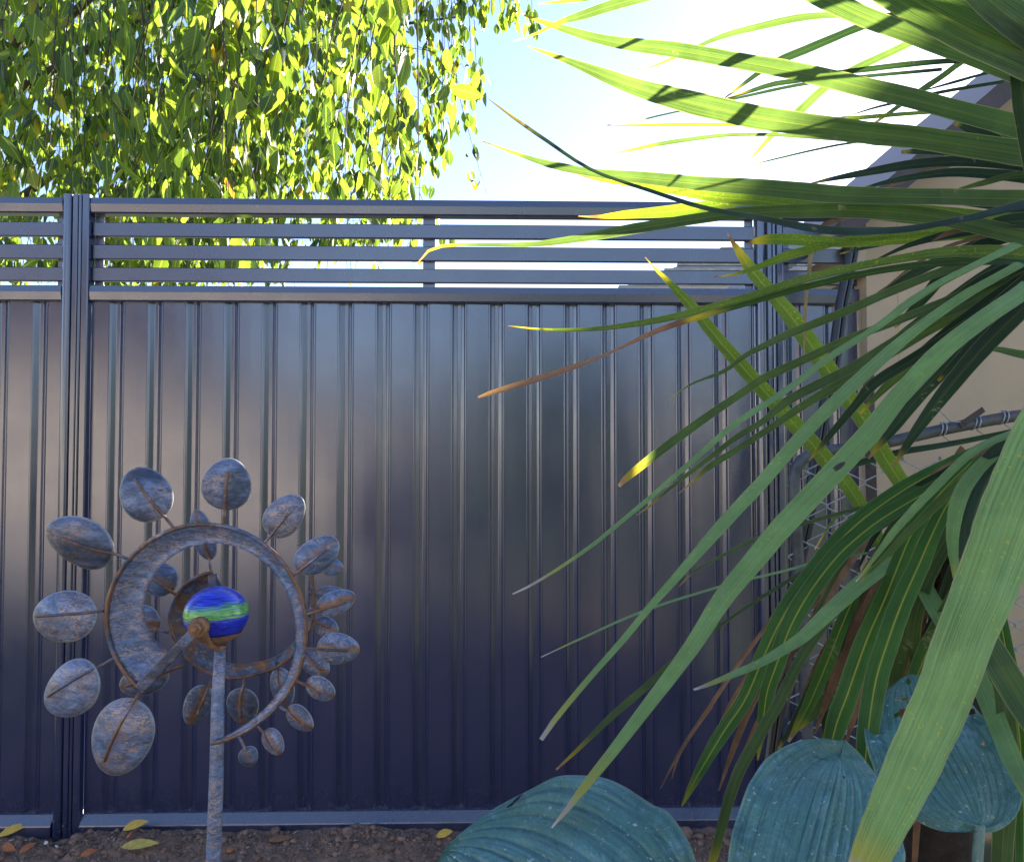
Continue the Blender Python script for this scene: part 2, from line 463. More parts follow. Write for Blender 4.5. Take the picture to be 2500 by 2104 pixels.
class MB:
    def __init__(s): s.V = []; s.F = []; s.UV = []
    def add(s, V, Fc):
        n = len(s.V); s.V += [Vector(v) for v in V]; s.F += [tuple(i + n for i in f) for f in Fc]; return s
    def box(s, lo, hi):
        x0, y0, z0 = lo; x1, y1, z1 = hi
        return s.add([(x0, y0, z0), (x1, y0, z0), (x1, y1, z0), (x0, y1, z0), (x0, y0, z1), (x1, y0, z1), (x1, y1, z1), (x0, y1, z1)],
                     [(0, 3, 2, 1), (4, 5, 6, 7), (0, 1, 5, 4), (1, 2, 6, 5), (2, 3, 7, 6), (3, 0, 4, 7)])
    def extrude(s, prof, fn, a, b, closed=True, caps=True):
        """prof 2-D points, fn(p, t) -> 3-D"""
        n = len(prof)
        V = [fn(p, a) for p in prof] + [fn(p, b) for p in prof]
        Fc = [(i, (i + 1) % n, n + (i + 1) % n, n + i) for i in range(n if closed else n - 1)]
        if caps and closed: Fc += [tuple(reversed(range(n))), tuple(range(n, 2 * n))]
        return s.add(V, Fc)
    def tube(s, pts, rad, n=8, caps=True):
        pts = [Vector(p) for p in pts]
        if not isinstance(rad, (list, tuple)): rad = [rad] * len(pts)
        V = []; Fc = []
        up = None
        for i, p in enumerate(pts):
            t = (pts[min(i + 1, len(pts) - 1)] - pts[max(i - 1, 0)])
            t = t.normalized() if t.length > 1e-9 else Vector((0, 0, 1))
            if up is None:
                up = Vector((0, 0, 1)) if abs(t.z) < .9 else Vector((1, 0, 0))
            a = t.cross(up).normalized(); b = a.cross(t).normalized(); up = b
            for k in range(n):
                g = 2 * math.pi * k / n
                V.append(p + (a * math.cos(g) + b * math.sin(g)) * rad[i])
        for i in range(len(pts) - 1):
            for k in range(n):
                Fc.append((i * n + k, i * n + (k + 1) % n, (i + 1) * n + (k + 1) % n, (i + 1) * n + k))
        if caps:
            Fc.append(tuple(reversed(range(n)))); Fc.append(tuple(range((len(pts) - 1) * n, len(pts) * n)))
        return s.add(V, Fc)
    def build(s, name, m, parent=None, smooth=False, recenter=True):
        return obj(name, s.V, s.F, m, parent, None, smooth, recenter)

def catmull(pts, n):
    """pts list of Vectors (any dim), n samples"""
    m = len(pts) - 1
    out = []
    L_ = [0]
    for i in range(m): L_.append(L_[-1] + max(1e-6, (pts[i + 1] - pts[i]).length))
    for k in range(n):
        s_ = L_[-1] * k / (n - 1)
        i = 0
        while i < m - 1 and L_[i + 1] < s_: i += 1
        t = (s_ - L_[i]) / (L_[i + 1] - L_[i])
        p0, p1, p2, p3 = pts[max(i - 1, 0)], pts[i], pts[i + 1], pts[min(i + 2, m)]
        out.append(.5 * ((2 * p1) + (p2 - p0) * t + (2 * p0 - 5 * p1 + 4 * p2 - p3) * t * t + (3 * p1 - p0 - 3 * p2 + p3) * t ** 3))
    return out

# ================================================================== GROUND
def struct(name, V, Fc, m, smooth=False):
    o = obj(name, V, Fc, m, None, None, smooth); o['kind'] = 'structure'; return o

FY = 2.62; YAW = .0227
def fy(x): return FY + YAW * x
# far ground: a broad lawn sheet 60 mm below the bed
G = 900
struct('lawn', [(-G, -G, -.06), (G, -G, -.06), (G, G, -.06), (-G, G, -.06)], [(0, 1, 2, 3)], M['lawn'])

struct('bounce_patio', [(-14, -14, -.03), (-.4, -14, -.03), (-.4, -1.25, -.03), (-14, -1.25, -.03)], [(0, 1, 2, 3)], M['concrete'])  # unseen paving, added to bounce sunlight into the shaded garden
def soil_z(x, y):
    z = .022 * mnoise.noise(Vector((x * 3.1, y * 3.1, 1.7)))
    z += .012 * mnoise.noise(Vector((x * 11, y * 11, 4.2)))
    z += .009 * mnoise.noise(Vector((x * 31, y * 31, 8.2)))
    z += .0055 * abs(mnoise.noise(Vector((x * 75, y * 75, 2.2))))
    z += .0035 * mnoise.noise(Vector((x * 150, y * 150, 6.2)))
    # heap against the fence, hollow round the post foot
    z += .018 * math.exp(-((x + 1.22) ** 2) / .03 - ((y - 2.5) ** 2) / .01)
    z += .010 * math.exp(-((x + .35) ** 2) / .4 - ((y - 2.53) ** 2) / .01)
    z -= .040 * math.exp(-((x + 1.50) ** 2) / .004 - ((y - 2.56) ** 2) / .004)
    return z - .012
def soil_grid(name, x0, x1, y0, y1, st, edge):
    nx = int((x1 - x0) / st) + 1; ny = int((y1 - y0) / st) + 1
    V = []; Fc = []
    for j in range(ny):
        for i in range(nx):
            x = x0 + i * (x1 - x0) / (nx - 1); y = y0 + j * (y1 - y0) / (ny - 1)
            V.append((x, y, soil_z(x, y)))
    for j in range(ny - 1):
        for i in range(nx - 1):
            Fc.append((j * nx + i, j * nx + i + 1, (j + 1) * nx + i + 1, (j + 1) * nx + i))
    return struct(name, V, Fc, M['soil'], True)
soil_grid('soil', -2.2, 1.2, 2.16, 2.68, .0062, 0)
soil_grid('soil', -2.2, 1.2, -1.2, 2.157, .06, 0)

# clods and small stones on the bed
def clod_field():
    base = [(0, 0, 1), (.9, 0, .35), (.28, .86, .35), (-.73, .53, .35), (-.73, -.53, .35), (.28, -.86, .35),
            (.73, .53, -.4), (-.28, .86, -.4), (-.9, 0, -.4), (-.28, -.86, -.4), (.73, -.53, -.4), (0, 0, -.9)]
    tri = [(0, 1, 2), (0, 2, 3), (0, 3, 4), (0, 4, 5), (0, 5, 1), (1, 6, 2), (2, 7, 3), (3, 8, 4), (4, 9, 5), (5, 10, 1),
           (2, 6, 7), (3, 7, 8), (4, 8, 9), (5, 9, 10), (1, 10, 6), (11, 7, 6), (11, 8, 7), (11, 9, 8), (11, 10, 9), (11, 6, 10)]
    mb = MB()
    r_ = random.Random(3)
    for k in range(7200):
        x = r_.uniform(-2.0, .75); y = 2.28 + .30 * r_.random() ** .75
        if y > fy(x) - .03: continue
        t = r_.random()
        near = math.exp(-((2.56 - y) / .12))
        s = (.0022 + .0035 * t if k > 800 else .005 + .011 * t * t) * (.65 + .6 * near)
        q = Matrix.Rotation(r_.uniform(0, 6.3), 3, 'Z') @ Matrix.Rotation(r_.uniform(0, 3), 3, 'X')
        sc = Vector((s * r_.uniform(.7, 1.3), s * r_.uniform(.7, 1.3), s * r_.uniform(.55, .9)))
        c = Vector((x, y, soil_z(x, y) + s * .35))
        V = []
        for b in base:
            v = q @ Vector(b); j = 1 + r_.uniform(-.16, .16)
            V.append(c + Vector((v.x * sc.x, v.y * sc.y, v.z * sc.z)) * j)
        mb.add(V, tri)
    o = mb.build('soil_clods', M['clod'], None, True); o['kind'] = 'stuff'
    o['label'] = 'brown soil clods and small stones along the fence foot'; o['category'] = 'soil'
clod_field()
def litter():
    r_ = random.Random(9); mb = MB()
    for k in range(420):
        x = r_.uniform(-1.9, .75); y = 2.28 + .29 * r_.random() ** .6
        if y > fy(x) - .03: continue
        a = r_.uniform(0, 6.3); ln = r_.uniform(.006, .028); wd = r_.uniform(.0012, .006)
        c = Vector((x, y, soil_z(x, y) + .006)); u = Vector((math.cos(a), math.sin(a), r_.uniform(-.2, .5))) * ln * .5
        v = Vector((-math.sin(a), math.cos(a), r_.uniform(-.4, .6))) * wd * .5; n_ = Vector((0, 0, wd * .25))
        mb.add([c - u, c - u * .2 + v + n_, c + u, c + u * .1 - v - n_, c + n_ * 2], [(0, 4, 1), (1, 4, 2), (2, 4, 3), (3, 4, 0)])
    o = mb.build('leaf_litter', M['litter'], None, False); o['kind'] = 'stuff'
    o['label'] = 'scattered dry straw and leaf crumbs on the soil'; o['category'] = 'litter'
litter()

# ================================================================== FENCE
fence = thing('metal_fence', 'charcoal corrugated metal fence with three horizontal slats along its top', 'fence', (0, FY, 0))
def fp(x, d, z):   # fence point: x along, d behind the front plane
    return Vector((x, fy(x) + d, z))
X0, XP1, XP2, X3 = -2.45, -1.527, .846, 1.205
PW = .093
POST = [(0, 42), (0, 20), (.8, 13), (3.5, 7), (8, 2.8), (14, .4), (19, 0), (25, 1), (29, 3.4), (32, 8), (33, 19), (36, 19), (36, 7), (38, 4.5), (51, 4.5), (53.5, 7), (53.5, 15),
        (56.5, 15), (56.5, 6), (58.5, 4), (63, 3.5), (66, 6), (66, 17), (69, 17), (69, 6), (71, 3), (88, 3), (92, 5), (93, 9), (93, 42)]
def post(x):
    mb = MB(); mb.extrude([(a / 1000, b / 1000 - .012) for a, b in POST], lambda p, t: fp(x + p[0], p[1], t), -.10, 2.128)
    return mb.build('post', M['paint'], fence)
post(XP1); post(XP2)
RAIL = [(45, 0), (6, 1), (3.5, 0), (0, -22), (.5, -25), (4, -48), (8, -53), (45, -53)]
bays = [(X0, XP1 - .001), (XP1 + PW + .001, XP2 - .001), (XP2 + PW + .001, X3 - .002)]
SL = [(2.038, 1.989), (1.961, 1.911), (1.883, 1.835)]
def shp(i): return [(a / 1000, b / 1000) for a, b in RAIL]
PER = .1295
def sheet(x0, x1, off=0.0):
    ph = -1.323
    prof = [(0, 11.6), (1.6, 12.4), (3, 14.6), (40, 15.6), (76, 17.0), (77.5, 14.6), (79.5, 13.2), (82, 13.4), (84, 15.6), (87, 18.5), (98, 25.5), (100, 26), (110, 26), (112, 25.4), (121.5, 19.4), (124, 15.6), (125.6, 13.0), (127.6, 11.6)]
    pts = []
    k0 = math.floor((x0 - ph) / PER) - 1; k1 = math.ceil((x1 - ph) / PER) + 1
    for k in range(k0, k1):
        for a, d in prof:
            x = ph + k * PER + a / 1000
            if x0 + .002 < x < x1 - .002: pts.append((x, d / 1000 + off))
    pts = [(x0, pts[0][1])] + pts + [(x1, pts[-1][1])]
    V = []; Fc = []
    n = len(pts)
    for z in (.02, 1.80):
        for x, d in pts: V.append(fp(x, d, z))
    for z in (.02, 1.80):
        for x, d in pts: V.append(fp(x, d + .0012, z))
    for i in range(n - 1):
        Fc.append((i, i + 1, n + i + 1, n + i)); Fc.append((2 * n + i + 1, 2 * n + i, 3 * n + i, 3 * n + i + 1))
    return obj('sheet', V, Fc, M['paint'], fence, None, False, True)
for bi, (a, b) in enumerate(bays):
    for top, nm in ((2.118, 'top_rail'), (1.817, 'middle_rail')):
        mb = MB(); mb.extrude(shp(0), lambda p, t: fp(t, p[0] - .004, top + p[1]), a, b)
        mb.build(nm, M['paint_rail'], fence)
    mb = MB()
    mb.extrude([(.040, .047), (.012, .047), (.010, .046), (-.009, .017), (-.0105, .013), (-.0105, -.02), (.040, -.02)], lambda p, t: fp(t, p[0], p[1]), a, b)
    mb.build('bottom_rail', M['paint_rail'], fence)
    for zt, zb in SL:
        mb = MB()
        e = .0025
        mb.extrude([(.012 + e, zt), (.012, zt - e), (.012, zb + e), (.012 + e, zb), (.028, zb), (.028, zt)], lambda p, t: fp(t, p[0], p[1]), a + .003, b - .003)
        mb.build('slat', M['paint_rail'], fence)
    # channels that hold the slat ends, and the stiffener behind the long bay
    for xe in ((a + .001, a + .030), (b - .030, b - .001)):
        mb = MB(); mb.box((xe[0], fy(xe[0]) + .030, 1.818), (xe[1], fy(xe[0]) + .0345, 2.064)).build('slat_channel', M['paint_rail'], fence)
    if bi == 1:
        xs = (1046 - 1250) / F * 2.64
        mb = MB(); mb.box((xs - .021, fy(xs) + .0285, 1.818), (xs + .021, fy(xs) + .042, 2.064)).build('slat_stiffener', M['paint_rail'], fence)
    # sheets, three to a full bay
    ns = 3 if bi == 1 else 1
    for k in range(ns):
        sheet(a + (b - a) * k / ns - (.012 if k else 0), a + (b - a) * (k + 1) / ns, .0016 * k)
# little screws on the post foot
for x, z in ((XP1 + .045, .02), (XP1 + .012, .035)):
    p = fp(x, -.013, z)
    MB().tube([p + Vector((0, .004, 0)), p + Vector((0, -.003, 0))], [.005, .0042], 8).build('screw', M['galv'], fence)

# ================================================================== SHED (right)
shed = thing('garden_shed', 'beige metal shed at the right with brown sloping roof edge', 'shed', (1.205, 2.6, 0))
SX, SYW = 1.205, 2.598
RS = .86
def roof_z(x): return 2.088 + RS * (x - 1.159)
edges = [SX, SX + .108, SX + .56, SX + 1.02, SX + 1.5]
for i in range(4):
    x0, x1 = edges[i] + .0012, edges[i + 1] - .0012
    mb = MB()
    d = .0 if i % 2 else .003
    def tz(x): return min(roof_z(x) - .05, 4)
    pr = [(x0, -.03), (x1, -.03), (x1, tz(x1)), (x0, max(1.965, tz(x0) - .03))]
    mb.extrude(pr, lambda p, t: Vector((p[0], t, p[1])), SYW - d, SYW + .035)
    mb.build('wall_sheet', M['beige'], shed)
# side wall running back
MB().box((SX, SYW + .037, -.03), (SX + .03, 6.0, 1.95)).build('side_wall', M['beige'], shed)
# gutter, end-on
gp = [(0, 0), (-.028, .002), (-.036, .02), (-.036, .075), (-.044, .10), (-.044, .118), (0, .118)]
mb = MB(); mb.extrude([(SX - .001 + a, 1.852 + b) for a, b in gp], lambda p, t: Vector((p[0], t, p[1])), SYW - .01, 6.0)
mb.build('gutter', M['beige_trim'], shed)
# roof with overhang towards us
mb = MB()
pr = [(1.02, roof_z(1.02)), (3.2, roof_z(3.2)), (3.2, roof_z(3.2) - .045), (1.02, roof_z(1.02) - .045)]
mb.extrude(pr, lambda p, t: Vector((p[0], t, p[1])), 2.37, 6.1); mb.build('roof', M['roof'], shed)
mb = MB()
pr = [(1.015, roof_z(1.015) + .004), (3.205, roof_z(3.205) + .004), (3.205, roof_z(3.205) - .075), (1.015, roof_z(1.015) - .075)]
mb.extrude(pr, lambda p, t: Vector((p[0], t, p[1])), 2.35, 2.369); mb.build('barge_board', M['roof'], shed)

# ================================================================== neighbour's house beyond the fence
nb = thing('neighbour_house', 'low house with grey tiled hip roof seen between the fence slats', 'house', (3.5, 10, 0))
ex, ey, ez, rz_ = 1.26, 9.0, 3.20, 4.43
V = [(ex, ey, ez), (ex + 9, ey, ez), (ex + 9, ey + 8, ez), (ex, ey + 8, ez), (ex + 2.6, ey + 4, rz_ + .42), (ex + 7, ey + 4, rz_ + .42)]
obj('roof', V, [(0, 1, 5, 4), (1, 2, 5), (2, 3, 4, 5), (3, 0, 4), (3, 2, 1, 0)], M['far_roof'], nb, None, False, True)
for k in range(9):     # tile courses on the slope that faces the garden
    f0 = k / 10; yb = ey + 4 * f0; zb = ez + (rz_ + .42 - ez) * f0
    xa = ex + 2.6 * f0; xb = ex + 9 - 2 * f0
    MB().box((xa, yb - .02, zb + .004), (xb, yb + .03, zb + .035)).build('tile_course', M['far_roof'], nb)
MB().box((ex - .02, ey - .10, ez - .13), (ex + 9, ey - .002, ez - .002)).build('gutter', M['beige_trim'], nb)
MB().box((ex + .5, ey + .5, -.06), (ex + 8.5, ey + 7.5, ez - .004)).build('wall', M['beige'], nb)
fr = MB().box((ex + 2.2, ey + .44, 1.2), (ex + 3.8, ey + .498, 2.3)).build('window', M['white_trim'], nb)
MB().box((ex + 2.28, ey + .42, 1.28), (ex + 3.72, ey + .438, 2.22)).build('pane', M['glass'], fr)

# ================================================================== house behind the viewer, mirrored softly in the fence
hb = thing('house', 'tan rendered house mirrored as a warm glow in the fence sheets', 'house', (-3, -7, 0))
MB().box((-4.7, -12, -.06), (.1, -6.6, 2.15)).build('wall', M['render_wall'], hb)
MB().box((-12, -12.5, -.06), (-4.702, -6.2, 2.9)).build('wall', M['render_wall'], hb)
MB().box((-4.699, -12.3, 2.152), (.3, -6.2, 2.27)).build('roof', M['roof'], hb)
mb = MB(); mb.extrude([(-5.8, 2.83), (-5.8, 2.902), (-9.35, 5.3), (-12.9, 2.902), (-12.9, 2.83)], lambda p, t: Vector((t, p[0], p[1])), -12.3, -4.4); mb.build('roof', M['roof'], hb)
fr = MB().box((-2.6, -6.599, .9), (-1.5, -6.56, 1.9)).build('window', M['white_trim'], hb)
MB().box((-2.53, -6.559, .97), (-1.57, -6.55, 1.83)).build('pane', M['glass'], fr)
def unseen_hedge(x0, x1, y0, y1, h, label):  # out-of-view planting, added and sized so the fence mirrors something dark
    V = []; Fc = []
    st = .12
    prof = []
    z = -.06
    while z < h: prof.append((y1, z)); z += st
    y = y1
    while y > y0: prof.append((y, h)); y -= st
    nx = int((x1 - x0) / st) + 1; n = len(prof)
    for i in range(nx + 1):
        x = x0 + (x1 - x0) * i / nx
        for a, b in prof:
            k = mnoise.noise(Vector((x * 2.5, a * 2.5, b * 2.5))) * .16 + mnoise.noise(Vector((x * 8, a * 8, b * 8))) * .08
            V.append((x, a + k, b + k * (1 if b > 0 else 0)))
    for i in range(nx):
        for j in range(n - 1): Fc.append((i * n + j, (i + 1) * n + j, (i + 1) * n + j + 1, i * n + j + 1))
    tag(obj('unseen_hedge', V, Fc, M['unseen_hedge'], None, None, False, True), label, 'unseen_hedge')
unseen_hedge(.25, 2.45, -5.4, -4.5, 2.5, 'added unseen dark hedging mirrored as the dark middle of the fence')
unseen_hedge(4.3, 10, -6.4, -5.5, 2.9, 'taller added unseen hedging mirrored at the fence right end')
gb = thing('garage', 'narrow tan garage mirrored as a brown patch at the fence right end', 'garage', (3.2, -7, 0))
MB().box((2.7, -9.5, -.06), (4.0, -6.6, 2.3)).build('wall', M['render_wall'], gb)
MB().box((2.5, -9.7, 2.302), (4.2, -6.4, 2.42)).build('roof', M['roof'], gb)

# ================================================================== CHERRY TREE
LEAF_N = 6
def leaf_shape(curl=.18, fold=.22, wid=.40):
    """leaf of length 1 along -Z (hanging), width along X, face towards -Y"""
    V = []; UV = []; Fc = []
    prof = [(0, .03), (.14, .56), (.34, .95), (.55, 1.0), (.76, .68), (.90, .30), (1.0, .02)]
    for t, wv in prof:
        hw = wid * .5 * wv
        y = curl * (t * t) - .05
        V += [(-hw, y + fold * hw, -t), (0, y, -t - .0), (hw, y + fold * hw, -t)]
        UV += [(.5 - .5 * wv, t), (.5, t), (.5 + .5 * wv, t)]
    for i in range(len(prof) - 1):
        for k in range(2):
            a = i * 3 + k
            Fc.append((a, a + 1, a + 4, a + 3))
    return [Vector(v) for v in V], Fc, UV

def cherry():
    r_ = random.Random(11)
    root = thing('weeping_cherry', 'weeping tree with hanging sunlit yellow green leaves behind the fence', 'tree', (-3.9, 5.2, -.06))
    # trunk and limbs
    trunk = [Vector((-3.9, 5.2, -.06)), Vector((-3.86, 5.22, .8)), Vector((-3.93, 5.15, 1.7)), Vector((-3.8, 5.1, 2.6)), Vector((-3.6, 5.05, 3.5)), Vector((-3.3, 5.0, 4.6))]
    MB().tube(trunk, [.15, .12, .11, .10, .08, .05], 12).build('trunk', M['bark'], root, True)
    limb_ends = [(-3.4, 4.4, 4.3), (-.6, 4.2, 4.5), (.2, 5.2, 4.7), (-2.2, 3.6, 4.4), (-1.0, 3.5, 4.3), (-3.0, 6, 4.8), (-.4, 6.3, 4.9)]
    for e in limb_ends:
        s = trunk[3 if r_.random() < .5 else 4]
        e = Vector(e); mid = (s + e) / 2 + Vector((0, 0, .45))
        MB().tube(catmull([s, mid, e], 9), [.034 - .0032 * i for i in range(9)], 8).build('limb', M['bark'], root, True)
    shapes = [leaf_shape(.10, .20, .46), leaf_shape(.28, .4, .50), leaf_shape(.12, .8, .46), leaf_shape(-.15, .15, .52), leaf_shape(.36, .35, .42)]
    leaves = []     # (matrix, shape index, projected size)
    tw = MB()
    def proj(p):
        q = p - Vector((0, 0, H)); d = q.y * CP + q.z * SP; u = -q.y * SP + q.z * CP
        return 1250 + q.x / d * F, 1052 - u / d * F, d
    # how low the curtain of twigs hangs, as a height over the ground by bearing (x / y)
    def low(b, y):
        # b: bearing; returns lowest z
        px = 1250 + b * F
        if px < 620: pyb = 740
        elif px < 700: pyb = 640
        elif px < 800: pyb = 470 + r_.uniform(-140, 30)
        elif px < 960: pyb = 690 + r_.uniform(-70, 10)
        elif px < 1060: pyb = 560 + r_.uniform(-60, 30)
        elif px < 1120: pyb = 330 + r_.uniform(-60, 40)
        else: pyb = 180 + r_.uniform(-120, 50)
        if y > 4 or px > 960: pyb = pyb + r_.uniform(-90, 0)
        else: pyb = pyb + r_.uniform(-330, 0)
        return H + (1109 - pyb) / F * y
    count = 0
    groups = [(2.95, 3.5, 26, (-260, 1000)), (3.5, 4.6, 74, (-220, 1040)), (4.6, 6.2, 122, (-160, 1100))]
    for y0, y1, n, (pa, pb) in groups:
        for k in range(n):
            y = r_.uniform(y0, y1)
            px = r_.uniform(pa, pb)
            if px > 960 and r_.random() < .75: continue
            b = (px - 1250) / F
            zb = low(b, y)
            top = H + (1109 + 260) / F * y + r_.uniform(-.2, .5)
            ln = max(.5, top - zb)
            if r_.random() < .35 and y > 3.5: ln = min(ln, r_.uniform(.5, 1.4))
            x = b * y; zt = zb + ln
            if zb > H + (1109 + 160) / F * y: continue
            lean = Vector((r_.uniform(-.42, .30), r_.uniform(-.16, .16), 0))
            nseg = 8
            pts = []
            ph = r_.uniform(0, 6)
            for i in range(nseg + 1):
                t = i / nseg
                wob = .022 * math.sin(ph + 5 * t)
                pts.append(Vector((x, y, zt)) + lean * (t * t * ln * .5) + Vector((wob + .10 * (1 - t) ** 3, wob * .6, -ln * t)))
            tw.tube(pts, [.0045 - .0033 * i / nseg for i in range(nseg + 1)], 4, False)
            # leaves along it
            s = r_.uniform(0, .06); co = Vector((0, 0, 0)); nc = 0
            big = r_.uniform(.125, .165) if y < 3.5 else r_.uniform(.115, .155)
            stp = .033 if y > 3.5 else .045
            side = 1
            while s < ln:
                t = s / ln; i = min(nseg - 1, int(t * nseg)); f = t * nseg - i
                p = pts[i].lerp(pts[i + 1], f)
                s += stp * r_.uniform(.55, 1.5)
                side = -side
                if p.z > H + (1109 + 120) / F * p.y: continue
                if p.z < H + (1109 - 740) / F * p.y: continue
                if nc <= 0:
                    nc = r_.randrange(4, 9); co = Vector((r_.gauss(0, .10), r_.gauss(0, .10), r_.uniform(-.10, .03)))
                    tw.tube([p, p + co * .6 + Vector((0, 0, .02)), p + co + Vector((0, 0, -.05))], [.0018, .0014, .0009], 3, False)
                nc -= 1
                p = p.lerp(pts[i], .5) + co + Vector((r_.gauss(0, .030), r_.gauss(0, .030), r_.gauss(0, .02)))
                L_ = big * r_.uniform(.5, 1.15) * (1 - .25 * t)
                yaw = r_.gauss(0, 1.1) + (0 if side > 0 else math.pi)
                tilt = abs(r_.gauss(.36, .30))
                m3 = Matrix.Rotation(yaw, 3, 'Z') @ Matrix.Rotation(-tilt, 3, 'X') @ Matrix.Rotation(r_.gauss(0, .55), 3, 'Z')
                a_, b_, d_ = proj(p)
                if not (-140 < a_ < 1420): continue
                leaves.append((p, m3, L_, r_.randrange(5), L_ * F / d_))
    # separate hanging sprays at the right edge of the crown (far, thin)
    for (px, py, n, y) in ((1180, 40, 26, 6.6), (1255, 30, 26, 6.4), (1300, 70, 14, 6.4), (1225, 50, 10, 6.5), (1130, 120, 20, 6.2), (1165, 220, 15, 6.2), (1150, 245, 9, 6.1),
                           (1100, 180, 16, 6.0), (1085, 300, 14, 5.9), (1060, 400, 14, 5.8), (1075, 380, 9, 5.8), (1120, 20, 26, 6.3), (1040, 330, 18, 5.8), (1050, 240, 18, 5.8)):
        c = P(px, py, y)
        tp = P(px + r_.uniform(-70, -20), -190, y)
        pts = catmull([tp, (tp + c) / 2 + Vector((r_.uniform(0, .08), 0, .05)), c], 8)
        tw.tube(pts, [.004 - .0004 * i for i in range(8)], 4, False)
        for k in range(n * 2):
            f = 1 - r_.random() ** 1.6 * .8
            q = f * 7; i = min(6, int(q)); p = pts[i].lerp(pts[i + 1], q - i) + Vector((r_.gauss(0, .03), r_.gauss(0, .05), r_.gauss(0, .02)))
            m3 = Matrix.Rotation(r_.uniform(0, 6.28), 3, 'Z') @ Matrix.Rotation(-abs(r_.gauss(.30, .2)), 3, 'X')
            L_ = r_.uniform(.085, .13)
            leaves.append((p, m3, L_, r_.choice((0, 2, 2, 4)), L_ * F / y))
    tw.build('twigs', M['twig'], root, True)['kind'] = 'stuff'
    leaves.sort(key=lambda q: -q[4])
    vis = []
    rest = []
    for q in leaves:
        a_, b_, d_ = proj(q[0])
        (vis if (len(vis) < 300 and 0 < a_ < 1300 and -10 < b_ < 460) else rest).append(q)
    datas = [mesh_data('leaf', V, Fc, M['tree_leaf'], UV, True) for V, Fc, UV in shapes]
    rl = root.location
    for p, m3, L_, si, _ in vis:
        o = bpy.data.objects.new('leaf', datas[si]); C.objects.link(o); o.parent = root
        o.matrix_local = Matrix.Translation(p - rl) @ m3.to_4x4() @ Matrix.Scale(L_, 4)
    V = []; Fc = []; UV = []
    for p, m3, L_, si, _ in rest:
        sv, sf, su = shapes[si]; n = len(V); mm = m3 * L_
        V += [p + mm @ v for v in sv]; UV += su; Fc += [tuple(i + n for i in f) for f in sf]
    fo = obj('foliage', V, Fc, M['tree_leaf'], root, UV, True, True); fo['kind'] = 'stuff'
    print('cherry leaves', len(leaves))
cherry()

# ================================================================== STRAP LEAF PLANTS
UPV = Vector((0, 0, 1))
def strap(parent, pts, d, m, name='leaf', up=.75, fold=.22, n=None, twist=0.0, label=None, view=1.0):
    """pts: (px, py, apparent width in px) tip -> base as seen; d: (depth at tip, depth at base)"""
    d0, d1 = d
    # depth runs with arc length in the picture, slightly bowed
    q = [Vector((a, b, 0)) for a, b, _ in pts]
    acc = [0]
    for i in range(len(q) - 1): acc.append(acc[-1] + (q[i + 1] - q[i]).length)
    W3 = []
    for (a, b, w_), s in zip(pts, acc):
        t = s / acc[-1]
        dep = d0 + (d1 - d0) * t
        v = P(a, b, dep)
        W3.append(Vector((v.x, v.y, v.z, w_ / F * dep)))
    n = n or max(14, min(40, int(acc[-1] / 26)))
    sm = catmull(W3, n)
    V = []; UV = []; Fc = []
    cs = (-1, -.5, 0, .5, 1)
    for i, s4 in enumerate(sm):
        c = Vector(s4[:3]); w_ = max(.0008, s4[3])
        a = Vector(sm[max(0, i - 1)][:3]); b = Vector(sm[min(n - 1, i + 1)][:3])
        T = (a - b).normalized()                       # towards the tip
        toc = (Vector((0, 0, H)) - c).normalized()
        Nn = toc * view + UPV * up
        Nn = (Nn - T * Nn.dot(T)).normalized()
        Nn = Matrix.Rotation(.34 * mnoise.noise(Vector((pts[0][0] * .37, i * .28, pts[0][1] * .11))), 3, T) @ Nn
        if twist:
            Nn = Matrix.Rotation(twist * (1 - i / (n - 1)), 3, T) @ Nn
        Wd = T.cross(Nn).normalized()
        # keep the width it shows
        side = T.cross(toc).normalized()
        k = min(3.4, 1 / max(.25, abs(Wd.dot(side))))
        hw = w_ * .5 * k * (1 + .05 * mnoise.noise(Vector((pts[0][1] * .21, i * .9, 3.1))))
        t = 1 - i / (n - 1)
        for u in cs:
            V.append(c + Wd * (u * hw) + Nn * (abs(u) * hw * fold))
            UV.append((.5 + u * .5, t))
    for i in range(n - 1):
        for j in range(4):
            a = i * 5 + j
            Fc.append((a, a + 1, a + 6, a + 5))
    o = obj(name, V, Fc, M[m], parent, UV, True, True)
    if label: o['label'] = label
    return o

A = thing('cabbage_palm', 'tall strap leaved palm whose upper leaves fan across the sky at right', 'plant', (.98, 1.0, 0))
B = thing('cabbage_palm', 'lower strap leaved palm drooping over the chain link gate and hosta', 'plant', (.55, 1.05, 0))
MB().tube(catmull([Vector((.98, 1.0, -.05)), Vector((.96, 1.0, .8)), Vector((.86, .98, 1.45)), Vector((.75, .96, 1.62))], 12), [.06, .055, .052, .05, .05, .048, .046, .045, .044, .043, .042, .04], 12).build('trunk', M['fibre'], A, True)
MB().tube(catmull([Vector((.55, 1.05, -.05)), Vector((.56, 1.06, .5)), Vector((.58, 1.04, .9)), Vector((.63, 1.0, 1.16))], 12), [.06, .058, .056, .055, .054, .052, .05, .048, .046, .044, .04, .036], 12).build('trunk', M['fibre'], B, True)

